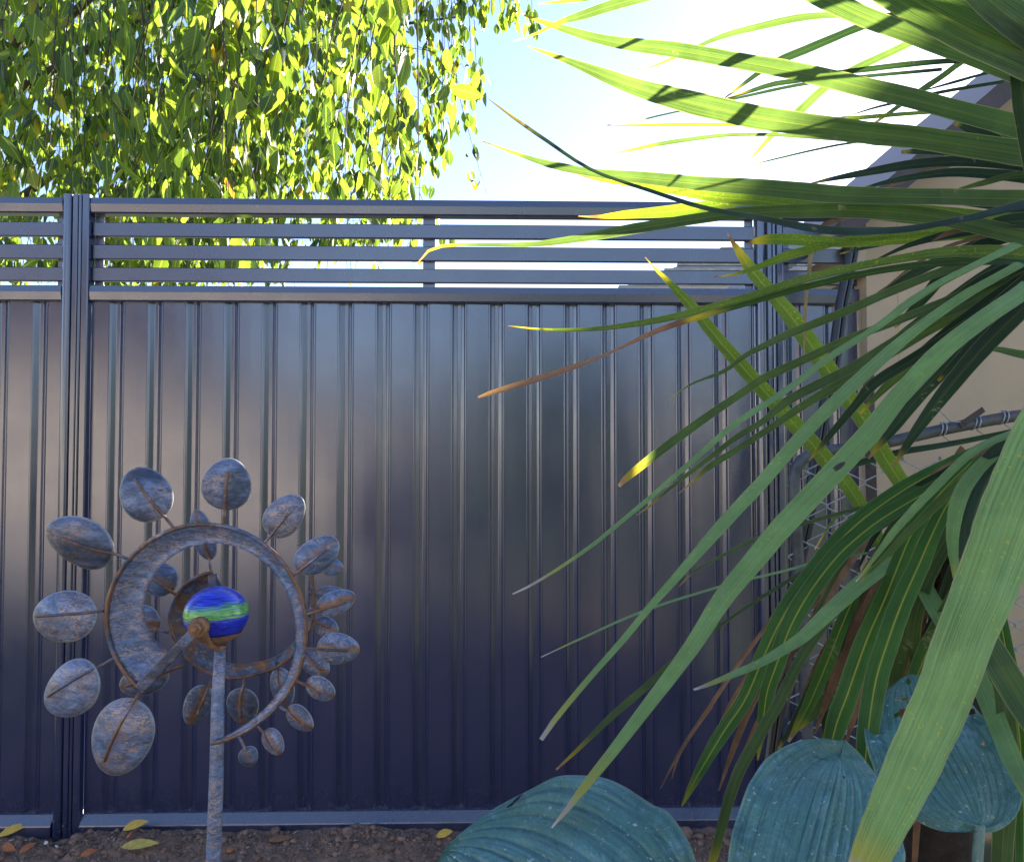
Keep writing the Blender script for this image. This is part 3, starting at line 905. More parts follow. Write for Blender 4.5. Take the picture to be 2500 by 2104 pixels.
A_LEAVES = [
 ([(1273,35,2),(1340,60,13),(1484,101,25),(1651,124,36),(1818,153,36),(1967,181,42),(2134,220,45),(2301,262,46),(2520,320,55)], (.92,.90), 'strap', .25, .25),
 ([(1287,113,2),(1377,146,14),(1484,189,32),(1567,219,40),(1684,252,52),(1818,281,53),(1900,296,52),(2034,315,52),(2167,330,52),(2258,340,52),(2520,380,60)], (.84,.86), 'strap', .2, .25),
 ([(1172,343,2),(1284,384,10),(1350,404,18),(1450,423,20),(1551,434,28),(1684,447,33),(1818,457,37),(1967,470,42),(2100,479,40),(2300,483,38),(2520,486,42)], (.86,.88), 'strap', .3, .25),
 ([(1398,421,2),(1450,436,8),(1551,452,14),(1651,466,22),(1751,482,26),(1818,487,26),(1930,500,26),(2100,520,28),(2350,545,30),(2540,560,34)], (.94,.95), 'strap_yellow', .3, .2),
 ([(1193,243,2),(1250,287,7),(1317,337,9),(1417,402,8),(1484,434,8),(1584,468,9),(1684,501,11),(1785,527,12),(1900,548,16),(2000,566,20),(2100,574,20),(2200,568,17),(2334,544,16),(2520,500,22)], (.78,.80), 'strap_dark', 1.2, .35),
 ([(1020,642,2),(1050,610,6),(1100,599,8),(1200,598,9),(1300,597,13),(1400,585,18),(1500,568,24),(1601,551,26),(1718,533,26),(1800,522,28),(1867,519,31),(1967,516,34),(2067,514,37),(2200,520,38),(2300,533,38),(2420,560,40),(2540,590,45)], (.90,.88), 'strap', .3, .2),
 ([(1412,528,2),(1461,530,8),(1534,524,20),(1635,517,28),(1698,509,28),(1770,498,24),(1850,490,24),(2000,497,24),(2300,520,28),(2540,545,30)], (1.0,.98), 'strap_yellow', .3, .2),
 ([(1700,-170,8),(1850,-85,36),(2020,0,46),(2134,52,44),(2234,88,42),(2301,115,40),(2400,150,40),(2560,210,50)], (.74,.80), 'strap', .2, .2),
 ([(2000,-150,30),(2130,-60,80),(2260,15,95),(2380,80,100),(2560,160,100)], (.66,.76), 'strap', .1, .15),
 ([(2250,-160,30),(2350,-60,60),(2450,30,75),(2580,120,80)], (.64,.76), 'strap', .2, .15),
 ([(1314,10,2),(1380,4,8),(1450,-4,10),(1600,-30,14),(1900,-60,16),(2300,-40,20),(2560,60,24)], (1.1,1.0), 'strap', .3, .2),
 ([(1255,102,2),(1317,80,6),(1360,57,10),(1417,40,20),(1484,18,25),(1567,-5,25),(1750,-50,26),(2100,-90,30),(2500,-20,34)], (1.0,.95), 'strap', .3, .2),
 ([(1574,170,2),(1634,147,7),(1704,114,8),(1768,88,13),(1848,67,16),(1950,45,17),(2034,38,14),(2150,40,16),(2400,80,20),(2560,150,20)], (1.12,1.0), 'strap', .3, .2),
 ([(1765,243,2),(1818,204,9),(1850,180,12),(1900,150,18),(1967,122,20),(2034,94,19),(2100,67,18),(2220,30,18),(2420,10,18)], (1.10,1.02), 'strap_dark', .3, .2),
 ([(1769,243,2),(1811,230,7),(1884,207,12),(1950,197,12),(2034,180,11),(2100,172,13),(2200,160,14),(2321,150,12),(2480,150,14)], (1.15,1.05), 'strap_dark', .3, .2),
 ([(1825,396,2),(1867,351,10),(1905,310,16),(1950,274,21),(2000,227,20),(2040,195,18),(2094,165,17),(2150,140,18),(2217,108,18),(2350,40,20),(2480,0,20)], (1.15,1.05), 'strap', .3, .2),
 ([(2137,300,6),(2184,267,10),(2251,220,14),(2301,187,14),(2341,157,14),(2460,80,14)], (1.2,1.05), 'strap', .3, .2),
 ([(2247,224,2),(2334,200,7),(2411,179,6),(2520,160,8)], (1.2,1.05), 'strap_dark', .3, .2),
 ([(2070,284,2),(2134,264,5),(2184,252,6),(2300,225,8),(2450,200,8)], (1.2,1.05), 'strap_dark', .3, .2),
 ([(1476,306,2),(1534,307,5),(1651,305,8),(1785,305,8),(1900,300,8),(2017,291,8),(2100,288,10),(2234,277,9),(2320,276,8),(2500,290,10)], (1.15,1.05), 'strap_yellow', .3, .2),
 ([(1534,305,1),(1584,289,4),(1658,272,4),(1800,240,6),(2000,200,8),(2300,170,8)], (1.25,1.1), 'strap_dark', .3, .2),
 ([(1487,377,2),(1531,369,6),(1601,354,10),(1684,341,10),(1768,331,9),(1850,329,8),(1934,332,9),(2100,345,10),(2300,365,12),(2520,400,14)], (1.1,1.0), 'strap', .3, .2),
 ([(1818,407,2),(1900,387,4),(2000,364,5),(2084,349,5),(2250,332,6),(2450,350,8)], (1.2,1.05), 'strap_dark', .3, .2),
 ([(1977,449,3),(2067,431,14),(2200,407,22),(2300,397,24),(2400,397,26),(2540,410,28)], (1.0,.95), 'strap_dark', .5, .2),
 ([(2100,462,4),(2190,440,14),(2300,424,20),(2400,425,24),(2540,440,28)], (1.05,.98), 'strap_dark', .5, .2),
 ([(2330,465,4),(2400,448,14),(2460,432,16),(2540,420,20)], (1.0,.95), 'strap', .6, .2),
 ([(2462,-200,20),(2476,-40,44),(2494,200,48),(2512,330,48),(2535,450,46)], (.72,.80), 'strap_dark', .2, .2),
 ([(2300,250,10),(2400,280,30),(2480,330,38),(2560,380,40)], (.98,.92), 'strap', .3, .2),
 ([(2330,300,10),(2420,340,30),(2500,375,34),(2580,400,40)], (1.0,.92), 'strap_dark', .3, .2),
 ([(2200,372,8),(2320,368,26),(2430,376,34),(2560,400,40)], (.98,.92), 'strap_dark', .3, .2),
 ([(1240,796,2),(1307,804,5),(1367,807,8),(1468,804,11),(1568,791,15),(1668,771,17),(1800,736,18),(1934,694,20),(2067,660,20),(2200,634,20),(2301,622,26),(2401,619,30),(2540,625,34)], (1.02,.85), 'strap_yellow', .9, .3),
 ([(1167,971,5),(1200,961,12),(1300,931,15),(1400,898,13),(1484,864,6),(1534,841,8),(1601,811,13),(1668,787,14),(1800,750,16),(1934,712,16),(2100,672,16),(2300,645,18),(2540,640,20)], (1.0,.88), 'strap_tipdry', .7, .4),
 ([(1626,983,1),(1668,950,3),(1701,932,5),(1768,907,10),(1817,871,12),(1884,837,17),(1967,801,20),(2067,761,21),(2167,719,21),(2268,677,20),(2368,644,22),(2540,600,24)], (1.15,.92), 'strap', .8, .3),
 ([(1511,1187,6),(1534,1164,17),(1634,1087,22),(1734,1014,20),(1835,945,19),(1867,924,20),(1967,878,21),(2067,831,20),(2167,794,20),(2268,755,22),(2400,700,24),(2540,640,26)], (1.10,.90), 'strap', .7, .3),
 ([(1554,1257,2),(1584,1237,4),(1651,1181,9),(1734,1117,12),(1801,1067,14),(1868,1027,15),(1934,974,22),(2067,908,24),(2167,847,24),(2268,784,26),(2384,734,30),(2540,660,34)], (1.05,.90), 'strap', .8, .35),
 ([(1658,1204,2),(1691,1177,5),(1734,1140,14),(1818,1087,16),(1885,1044,16),(1967,988,20),(2067,930,24),(2180,860,26),(2300,790,28),(2540,680,32)], (1.08,.92), 'strap', .8, .3),
 ([(1252,1451,3),(1300,1429,6),(1384,1378,8),(1491,1301,10),(1601,1207,11),(1701,1120,13),(1801,1037,15),(1900,973,15),(1950,940,15),(2034,874,17),(2134,811,17),(2234,741,18),(2334,680,16),(2500,600,18)], (.72,.80), 'strap_pale', 3.6, .4),
 ([(1322,1806,10),(1357,1757,13),(1444,1651,14),(1534,1550,16),(1587,1484,17),(1701,1357,25),(1768,1284,30),(1868,1177,32),(1950,1080,32),(2034,991,32),(2167,871,29),(2268,787,25),(2368,720,22),(2500,645,20)], (.60,.78), 'strap_pale', 3.2, .3),
 ([(1347,2020,4),(1400,1957,16),(1440,1905,22),(1487,1848,25),(1567,1744,31),(1634,1657,35),(1701,1564,40),(1768,1460,45),(1848,1367,50),(1905,1298,52),(2038,1158,52),(2140,1043,50),(2184,985,47),(2301,864,46),(2401,784,42),(2540,690,40)], (.56,.74), 'strap_pale', 2.2, .2),
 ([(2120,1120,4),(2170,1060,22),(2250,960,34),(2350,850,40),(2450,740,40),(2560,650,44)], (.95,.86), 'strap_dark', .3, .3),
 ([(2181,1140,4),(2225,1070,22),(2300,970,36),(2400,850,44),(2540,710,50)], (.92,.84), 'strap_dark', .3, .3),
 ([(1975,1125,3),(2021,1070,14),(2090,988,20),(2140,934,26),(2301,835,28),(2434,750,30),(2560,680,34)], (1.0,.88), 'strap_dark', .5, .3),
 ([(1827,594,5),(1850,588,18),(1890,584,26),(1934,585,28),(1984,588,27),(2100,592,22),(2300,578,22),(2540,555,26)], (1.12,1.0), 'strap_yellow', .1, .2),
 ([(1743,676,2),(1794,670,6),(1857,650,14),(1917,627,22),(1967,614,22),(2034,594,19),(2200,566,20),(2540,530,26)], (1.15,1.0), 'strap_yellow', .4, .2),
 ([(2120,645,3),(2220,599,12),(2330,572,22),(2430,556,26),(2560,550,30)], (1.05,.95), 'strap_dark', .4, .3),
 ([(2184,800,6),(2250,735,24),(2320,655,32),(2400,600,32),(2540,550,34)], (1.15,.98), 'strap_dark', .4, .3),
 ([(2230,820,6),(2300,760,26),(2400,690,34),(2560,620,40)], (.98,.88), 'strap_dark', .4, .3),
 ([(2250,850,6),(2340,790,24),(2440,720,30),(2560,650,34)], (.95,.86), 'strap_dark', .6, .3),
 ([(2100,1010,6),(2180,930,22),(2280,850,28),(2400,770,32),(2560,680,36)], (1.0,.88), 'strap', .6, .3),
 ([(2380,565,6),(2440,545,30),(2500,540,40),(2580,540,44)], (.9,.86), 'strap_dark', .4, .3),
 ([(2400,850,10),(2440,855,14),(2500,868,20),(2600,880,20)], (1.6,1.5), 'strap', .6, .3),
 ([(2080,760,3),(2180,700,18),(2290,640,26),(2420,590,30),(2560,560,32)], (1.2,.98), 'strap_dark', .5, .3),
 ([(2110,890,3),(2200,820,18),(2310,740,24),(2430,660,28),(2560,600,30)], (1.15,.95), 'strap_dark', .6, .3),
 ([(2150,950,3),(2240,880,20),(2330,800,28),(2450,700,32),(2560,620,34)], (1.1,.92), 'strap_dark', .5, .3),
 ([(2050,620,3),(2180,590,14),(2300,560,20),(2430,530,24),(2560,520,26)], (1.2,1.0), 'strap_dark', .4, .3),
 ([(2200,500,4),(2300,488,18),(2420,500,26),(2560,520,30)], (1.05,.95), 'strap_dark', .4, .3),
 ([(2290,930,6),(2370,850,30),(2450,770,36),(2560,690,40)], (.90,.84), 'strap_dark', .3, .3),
]
for pts, d, m, up, fold in A_LEAVES: strap(A, pts, d, m, 'leaf', up, fold)
# dried blades of the upper crown
strap(A, [(1962,885,3),(1967,740,8),(1975,670,9),(1987,597,12),(2040,570,12),(2200,560,10)], (1.25,1.05), 'dead_pale', 'dead_leaf', .2, .3)
strap(A, [(2150,712,2),(2234,647,8),(2320,600,9),(2440,570,10)], (1.05,.95), 'dead', 'dead_leaf', .3, .3)
strap(A, [(1998,556,2),(2020,545,14),(2050,538,8),(2100,530,6),(2250,535,6)], (1.0,.95), 'dead', 'dead_leaf', .3, .3)
strap(A, [(2275,590,3),(2310,572,12),(2360,562,10),(2440,560,8)], (.98,.92), 'dead', 'dead_leaf', .3, .3)
strap(A, [(2130,470,2),(2250,425,16),(2370,380,22),(2470,360,20),(2560,380,20)], (1.15,1.0), 'dead', 'dead_leaf', .3, .3)

B_LEAVES = [
 ([(1575,628,1),(1600,657,6),(1634,690,15),(1696,757,27),(1758,834,31),(1820,904,35),(1882,972,37),(1944,1040,39),(2006,1110,39),(2068,1183,36),(2118,1265,34),(2155,1340,30),(2230,1450,26)], (1.34,1.1), 'strap_yellow', .1, .22),
 ([(1775,570,1),(1800,608,15),(1834,658,30),(1877,710,32),(1934,776,40),(2000,871,44),(2050,944,44),(2106,1019,43),(2157,1111,42),(2208,1192,37),(2240,1260,30),(2330,1400,26)], (1.36,1.08), 'strap_yellow', .1, .22),
 ([(1665,1967,4),(1700,1898,22),(1768,1784,36),(1821,1704,37),(1868,1594,40),(1918,1494,42),(1985,1400,42),(2080,1290,42),(2208,1195,40),(2344,1121,28),(2430,1085,26)], (.98,.92), 'strap_rib', .5, .3),
 ([(1850,1855,4),(1864,1751,26),(1874,1684,34),(1898,1617,40),(1928,1534,42),(1974,1450,44),(2034,1370,44),(2084,1320,42),(2160,1262,38),(2300,1180,30),(2440,1110,26)], (.96,.90), 'strap_rib', .5, .3),
 ([(1694,1684,5),(1734,1671,10),(1801,1644,16),(1868,1614,20),(1951,1564,28),(2000,1520,34),(2084,1444,38),(2141,1400,36),(2185,1368,24),(2240,1320,20),(2330,1250,18)], (.80,.92), 'strap_pale', 1.8, .25),
 ([(2120,2000,14),(2112,1890,40),(2118,1800,49),(2137,1667,52),(2167,1567,52),(2201,1474,50),(2241,1384,45),(2278,1300,38),(2320,1220,32),(2400,1120,28)], (.80,.86), 'strap_rib', .3, .3),
 ([(2010,1900,16),(2040,1774,48),(2067,1701,50),(2090,1634,50),(2121,1550,47),(2161,1460,43),(2194,1377,40),(2228,1300,36),(2290,1210,30),(2390,1110,26)], (.86,.88), 'strap_rib', .3, .3),
 ([(1925,1810,6),(1970,1730,26),(2010,1640,34),(2050,1540,32),(2094,1440,24),(2150,1350,22),(2280,1230,22)], (1.0,.92), 'strap_rib', .4, .3),
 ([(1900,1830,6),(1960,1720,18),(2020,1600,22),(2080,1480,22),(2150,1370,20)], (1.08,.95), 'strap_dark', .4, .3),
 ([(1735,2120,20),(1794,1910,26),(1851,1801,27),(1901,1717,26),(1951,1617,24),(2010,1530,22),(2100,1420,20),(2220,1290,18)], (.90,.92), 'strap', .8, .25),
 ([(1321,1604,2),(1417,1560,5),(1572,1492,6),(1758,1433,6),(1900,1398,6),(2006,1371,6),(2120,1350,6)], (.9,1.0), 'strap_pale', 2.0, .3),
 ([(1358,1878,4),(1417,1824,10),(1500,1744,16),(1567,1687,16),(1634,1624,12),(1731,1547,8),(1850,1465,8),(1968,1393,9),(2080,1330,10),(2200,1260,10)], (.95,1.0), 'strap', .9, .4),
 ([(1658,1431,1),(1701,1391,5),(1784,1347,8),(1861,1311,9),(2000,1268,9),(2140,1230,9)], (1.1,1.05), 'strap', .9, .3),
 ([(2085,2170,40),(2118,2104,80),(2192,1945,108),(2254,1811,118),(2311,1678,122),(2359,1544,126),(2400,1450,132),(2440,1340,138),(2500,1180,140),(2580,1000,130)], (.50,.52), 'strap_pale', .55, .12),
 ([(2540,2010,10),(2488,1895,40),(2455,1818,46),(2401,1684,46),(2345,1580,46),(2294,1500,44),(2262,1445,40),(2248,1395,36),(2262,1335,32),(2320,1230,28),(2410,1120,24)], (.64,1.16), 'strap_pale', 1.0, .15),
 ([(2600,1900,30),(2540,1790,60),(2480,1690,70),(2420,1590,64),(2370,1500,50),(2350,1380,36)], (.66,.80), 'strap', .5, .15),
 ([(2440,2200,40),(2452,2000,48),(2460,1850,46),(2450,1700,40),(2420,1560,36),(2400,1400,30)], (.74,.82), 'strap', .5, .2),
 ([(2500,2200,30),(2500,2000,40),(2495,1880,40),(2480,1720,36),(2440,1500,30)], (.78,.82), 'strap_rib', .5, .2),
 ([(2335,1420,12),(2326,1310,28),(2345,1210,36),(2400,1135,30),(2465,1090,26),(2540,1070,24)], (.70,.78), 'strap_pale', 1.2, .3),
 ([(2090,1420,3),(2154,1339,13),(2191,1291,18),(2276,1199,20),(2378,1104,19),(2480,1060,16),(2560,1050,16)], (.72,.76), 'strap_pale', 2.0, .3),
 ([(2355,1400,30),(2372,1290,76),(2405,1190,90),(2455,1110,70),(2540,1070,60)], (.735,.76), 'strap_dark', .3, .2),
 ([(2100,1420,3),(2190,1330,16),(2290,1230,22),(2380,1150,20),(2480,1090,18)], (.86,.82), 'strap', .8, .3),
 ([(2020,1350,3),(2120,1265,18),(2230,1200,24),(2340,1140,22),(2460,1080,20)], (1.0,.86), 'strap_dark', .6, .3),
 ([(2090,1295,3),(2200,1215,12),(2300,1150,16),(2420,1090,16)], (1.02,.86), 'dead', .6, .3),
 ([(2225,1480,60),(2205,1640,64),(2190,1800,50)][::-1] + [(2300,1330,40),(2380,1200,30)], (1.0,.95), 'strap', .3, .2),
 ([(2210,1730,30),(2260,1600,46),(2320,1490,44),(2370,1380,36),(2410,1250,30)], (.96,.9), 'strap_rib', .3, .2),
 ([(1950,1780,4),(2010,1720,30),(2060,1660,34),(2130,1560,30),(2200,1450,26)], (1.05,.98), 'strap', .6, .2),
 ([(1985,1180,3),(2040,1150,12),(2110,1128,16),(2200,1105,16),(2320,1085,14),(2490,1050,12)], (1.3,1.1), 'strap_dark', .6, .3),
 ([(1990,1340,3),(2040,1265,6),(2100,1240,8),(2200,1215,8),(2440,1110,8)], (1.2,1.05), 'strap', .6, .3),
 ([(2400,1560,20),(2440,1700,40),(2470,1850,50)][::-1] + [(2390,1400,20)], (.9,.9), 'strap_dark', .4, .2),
]
for pts, d, m, up, fold in B_LEAVES: strap(B, pts, d, m, 'leaf', up, fold)
rb = random.Random(77)
for k in range(26):          # thinner inner blades of the lower crown
    bx_, by_ = 2400 + rb.uniform(-70, 70), 1130 + rb.uniform(-40, 60)
    g = R(rb.uniform(20, 78)); ln = rb.uniform(420, 820)
    pt_ = []
    for t, wq in ((1, .1), (.85, .55), (.65, .9), (.45, 1), (.22, .9), (0, .7)):
        a_ = g + R(26) * (t - .5)
        pt_.append((bx_ - math.cos(a_) * ln * t, by_ + math.sin(a_) * ln * t - 60 * math.sin(math.pi * t) * math.cos(g), wq * (12 + (k * 7) % 15)))
    if pt_[0][0] < 1720 + 40 * (k % 5): continue
    strap(B, pt_, (rb.uniform(1.0, 1.25), rb.uniform(.93, 1.02)), ('strap', 'strap_rib', 'strap_dark', 'strap', 'dead')[k % 5], 'dead_leaf' if k % 5 == 4 else 'leaf', rb.uniform(.3, 1.0), .3)
DEAD = [
 ([(1612,1925,2),(1661,1834,8),(1734,1724,10),(1801,1624,10),(1851,1557,10),(1930,1450,9),(2060,1300,8)], (1.02,.98)),
 ([(1640,1900,2),(1665,1830,6),(1740,1722,6)], (1.03,1.0)),
 ([(1714,1880,3),(1768,1757,15),(1818,1667,14),(1880,1560,12),(2000,1420,10)], (1.0,.97)),
 ([(1755,1930,4),(1794,1818,14),(1834,1727,14),(1900,1600,12),(2000,1450,10)], (1.02,.98)),
 ([(1790,1900,3),(1840,1780,8),(1900,1660,10),(1990,1500,10)], (1.05,.98)),
 ([(1930,1795,4),(1970,1680,10),(2010,1590,10),(2080,1470,10)], (1.08,1.0)),
 ([(1960,1775,4),(2030,1640,9),(2080,1520,9),(2140,1400,9)], (1.06,1.0)),
 ([(1990,1790,4),(2040,1650,22),(2080,1560,20),(2110,1480,12),(2170,1370,10)], (1.04,.98)),
 ([(2060,1830,4),(2090,1740,14),(2130,1620,16),(2180,1490,14)], (1.0,.98)),
 ([(1985,1500,2),(2060,1470,6),(2130,1440,6),(2200,1380,6)], (1.1,1.0)),
 ([(1990,1540,2),(2070,1490,6),(2140,1450,6),(2220,1370,6)], (1.1,1.0)),
 ([(2170,2120,10),(2190,1960,20),(2200,1820,20),(2220,1640,18),(2260,1500,14)], (.98,.98)),
 ([(2232,2130,12),(2240,2000,16),(2260,1850,16),(2290,1650,14)], (1.0,.98)),
 ([(2300,2130,10),(2310,2000,18),(2320,1800,18),(2330,1600,14)], (1.05,1.0)),
]
for pts, d in DEAD: strap(B, pts, d, 'dead', 'dead_leaf', .4, .5)
rr = random.Random(21)
for k in range(16):     # skirt of dead blades hugging the lower trunk
    x = 2150 + rr.uniform(0, 260); y0 = rr.uniform(1380, 1560)
    strap(B, [(x + rr.uniform(-60, 30), y0 + rr.uniform(500, 720), 4), (x + rr.uniform(-20, 20), y0 + 330, rr.uniform(14, 34)), (x, y0 + 120, 26), (2330 + rr.uniform(-40, 60), y0 - 60, 14)],
          (rr.uniform(1.06, 1.22), 1.04), 'dead', 'dead_leaf', .2, .5)

# ================================================================== HOSTA
def hosta_leaf(parent, base, tip, halfw, nrm, dome=.18, sag=.0, cup=.10, holes=(), veins=8, skew=0.0, heart=.10):
    """base, tip: 3-D points; halfw: half width in m; nrm: facing"""
    base = Vector(base); tip = Vector(tip)
    ax = tip - base; Ln = ax.length; ax.normalize()
    nn = Vector(nrm); nn = (nn - ax * nn.dot(ax)).normalized()
    sd_ = ax.cross(nn).normalized()
    NU, NV = 141, 76
    V = []; UV = []; Fc = []
    for j in range(NV):
        t = j / (NV - 1)
        w_ = max(.004, (1 - abs(2 * t - 1) ** (2.3 if t > .5 else 2.8)) ** .60)
        for i in range(NU):
            u = -1 + 2 * i / (NU - 1)
            back = -heart * (abs(u) ** 1.6) * (1 - t) ** 2          # heart lobes behind the petiole
            s = u * w_ * halfw
            # pleats: veins run from the base and close at the tip
            pl = -.0040 * (abs(math.sin((abs(u) ** .9) * veins * math.pi)) ** .6) * min(1, 5 * t * (1 - t) + .05) * (1 - .5 * abs(u)) * halfw / .12
            z = dome * Ln * (math.sin(math.pi * t) * .6 - .8 * t * t * sag) + cup * halfw * (abs(u) ** 1.3) * w_ * (-1)
            z += .010 * mnoise.noise(Vector((u * 1.7, t * 2.5, halfw * 31 + Ln * 7))) - pl
            z += .013 * mnoise.noise(Vector((u * 2.2, t * 9, 3.3 + Ln * 9))) * (abs(u) ** 3)
            p = base + ax * ((t + back) * Ln) + sd_ * (s + skew * t * t) + nn * z
            V.append(p); UV.append((.5 + .5 * u, t))
    for j in range(NV - 1):
        for i in range(NU - 1):
            uu = -1 + 2 * (i + .5) / (NU - 1); tt = (j + .5) / (NV - 1)
            if any(((uu - a) / r1) ** 2 + ((tt - b) / r2) ** 2 < 1 for a, b, r1, r2 in holes): continue
            a = j * NU + i
            Fc.append((a, a + 1, a + NU + 1, a + NU))
    return obj('leaf', V, Fc, M['hosta'], parent, UV, True, True)

hosta = thing('hosta', 'blue green hosta with broad ribbed leaves at the bottom right', 'plant', (.38, .82, -.01))
hosta_leaf(hosta, P(1575, 2490, .66), P(1085, 2075, .80), .172, (-.25, -.62, .80), .06, .25, .20, [(.86, .90, .10, .010)], 8)
hosta_leaf(hosta, P(2050, 1852, .72), P(1925, 2380, .58), .069, (-.25, -.85, .50), .06, .1, .26, [(-.15, .10, .018, .008)], 8, 0, .12)
hosta_leaf(hosta, P(2390, 2010, .70), P(2190, 1650, .86), .066, (-.15, -.85, .50), .05, .2, .22, [(-.34, .72, .16, .022), (.45, .86, .12, .022), (.85, .75, .12, .02), (-.1, .95, .10, .03)], 8, .012, .03)
def petiole(a, b, r=.006):
    MB().tube(catmull([a, (a + b) / 2 + Vector((0, -.01, .02)), b], 9), [r * (1.25 - .06 * i) for i in range(9)], 8).build('stalk', M['hosta'], hosta, True)
hc = Vector((.40, .84, -.01))
petiole(hc, P(1575, 2490, .66)); petiole(hc + Vector((.02, 0, 0)), P(2392, 2012, .70)); petiole(hc + Vector((-.02, .02, 0)), P(2050, 1854, .722))

# ================================================================== CHAIN LINK GATE, PIPE, PICKET
gate = thing('chain_link_gate', 'old chain link gate with rusty bent pipe frame before the shed', 'gate', (.75, 2.05, 0))
GD = 2.05
pp = [(1985, 2060), (1972, 1800), (1958, 1550), (1945, 1300), (1938, 1190), (1945, 1140), (1968, 1115), (2018, 1102), (2100, 1090), (2174, 1078), (2310, 1047), (2446, 1021), (2520, 1013), (2640, 1020)]
MB().tube(catmull([P(a, b, GD) for a, b in pp], 60), .0155, 12).build('pipe_frame', M['galv'], gate, True)
# chain link: zigzag wires, each bent at the knuckles
top_at = lambda px: 1100 - (px - 2000) * .19
pit = 46.0
k = 0
px = 1950.0
while px < 2540:
    pts = []
    y = max(1120, top_at(px) + 18)
    j = 0
    while y < 1840:
        sgn = 1 if (j + k) % 2 else -1
        for a, b in ((-.12, -.30), (.0, .0), (-.12, .30)):
            q = P(px + sgn * pit * (.56 + a), y + b * 16, GD + (.0035 if b > 0 else -.0035 if b < 0 else 0))
            pts.append(q)
        y += 29; j += 1
    if len(pts) > 4:
        MB().tube(pts, .0019, 5, False).build('wire', M['wire'], gate, True)
    px += pit; k += 1
for px in (2076, 2290, 2372, 2440):
    c = P(px, 1100 - (px - 2018) * .19 + 0, GD)
    MB().tube([c + Vector((.006 * math.cos(t * .7), .019 * math.cos(t * .7 + 1.57), .019 * math.sin(t * .7 + 1.57))) + Vector((.0012 * t, 0, 0)) for t in range(14)] + [c + Vector((.03, -.01, -.035))], .0018, 5).build('tie_wire', M['wire'], gate, True)
c1 = P(2352, 1036, GD - .02)
MB().tube([c1 + Vector((-.10, 0, .028)), c1 + Vector((-.06, 0, .035)), c1 + Vector((-.035, 0, .008)), c1 + Vector((0, 0, .006))], .002, 5).build('tie_wire', M['wire'], gate, True)
MB().extrude([(-.004, -.010), (.058, .034), (.050, .046), (-.012, .004)], lambda p, t: c1 + Vector((p[0], t, p[1])), -.002, .002).build('strap_tab', M['picket'], gate)

pole = thing('black_pipe', 'black plastic pipe leaning against the fence near its right post', 'pipe', tuple(P(1890, 1800, 2.3) * Vector((1, 1, 0)) if False else (P(1890, 1800, 2.3).x, 2.3, 0)))
line = [P(2088, 500, 2.42), P(2070, 640, 2.41), P(2049, 745, 2.40), P(2028, 900, 2.38), P(2003, 1020, 2.36), P(1964, 1274, 2.32), P(1938, 1400, 2.3), P(1895, 1700, 2.22), P(1860, 1960, 2.16), P(1845, 2080, 2.12)]
sm_ = catmull(line, 26)
MB().tube(sm_, .0125, 10).build('pipe', M['hose'], pole, True)
MB().tube([p + Vector((.0215, .004, 0)) for p in sm_], .0090, 10).build('pipe', M['hose'], pole, True)

pk = thing('steel_picket', 'brown rusty steel picket standing upright before the beige shed', 'picket', (P(2123, 900, 2.2).x, 2.2, 0))
xpk = P(2123, 900, 2.2)
mb = MB()
zt = xpk.z
mb.extrude([(-.015, 0), (.015, 0), (.015, .004), (.003, .004), (.003, .022), (-.003, .022), (-.003, .004), (-.015, .004)], lambda p, t: Vector((xpk.x + p[0] + (zt - t) * .012, 2.2 + p[1], t)), -.05, zt)
mb.build('picket_bar', M['picket'], pk)

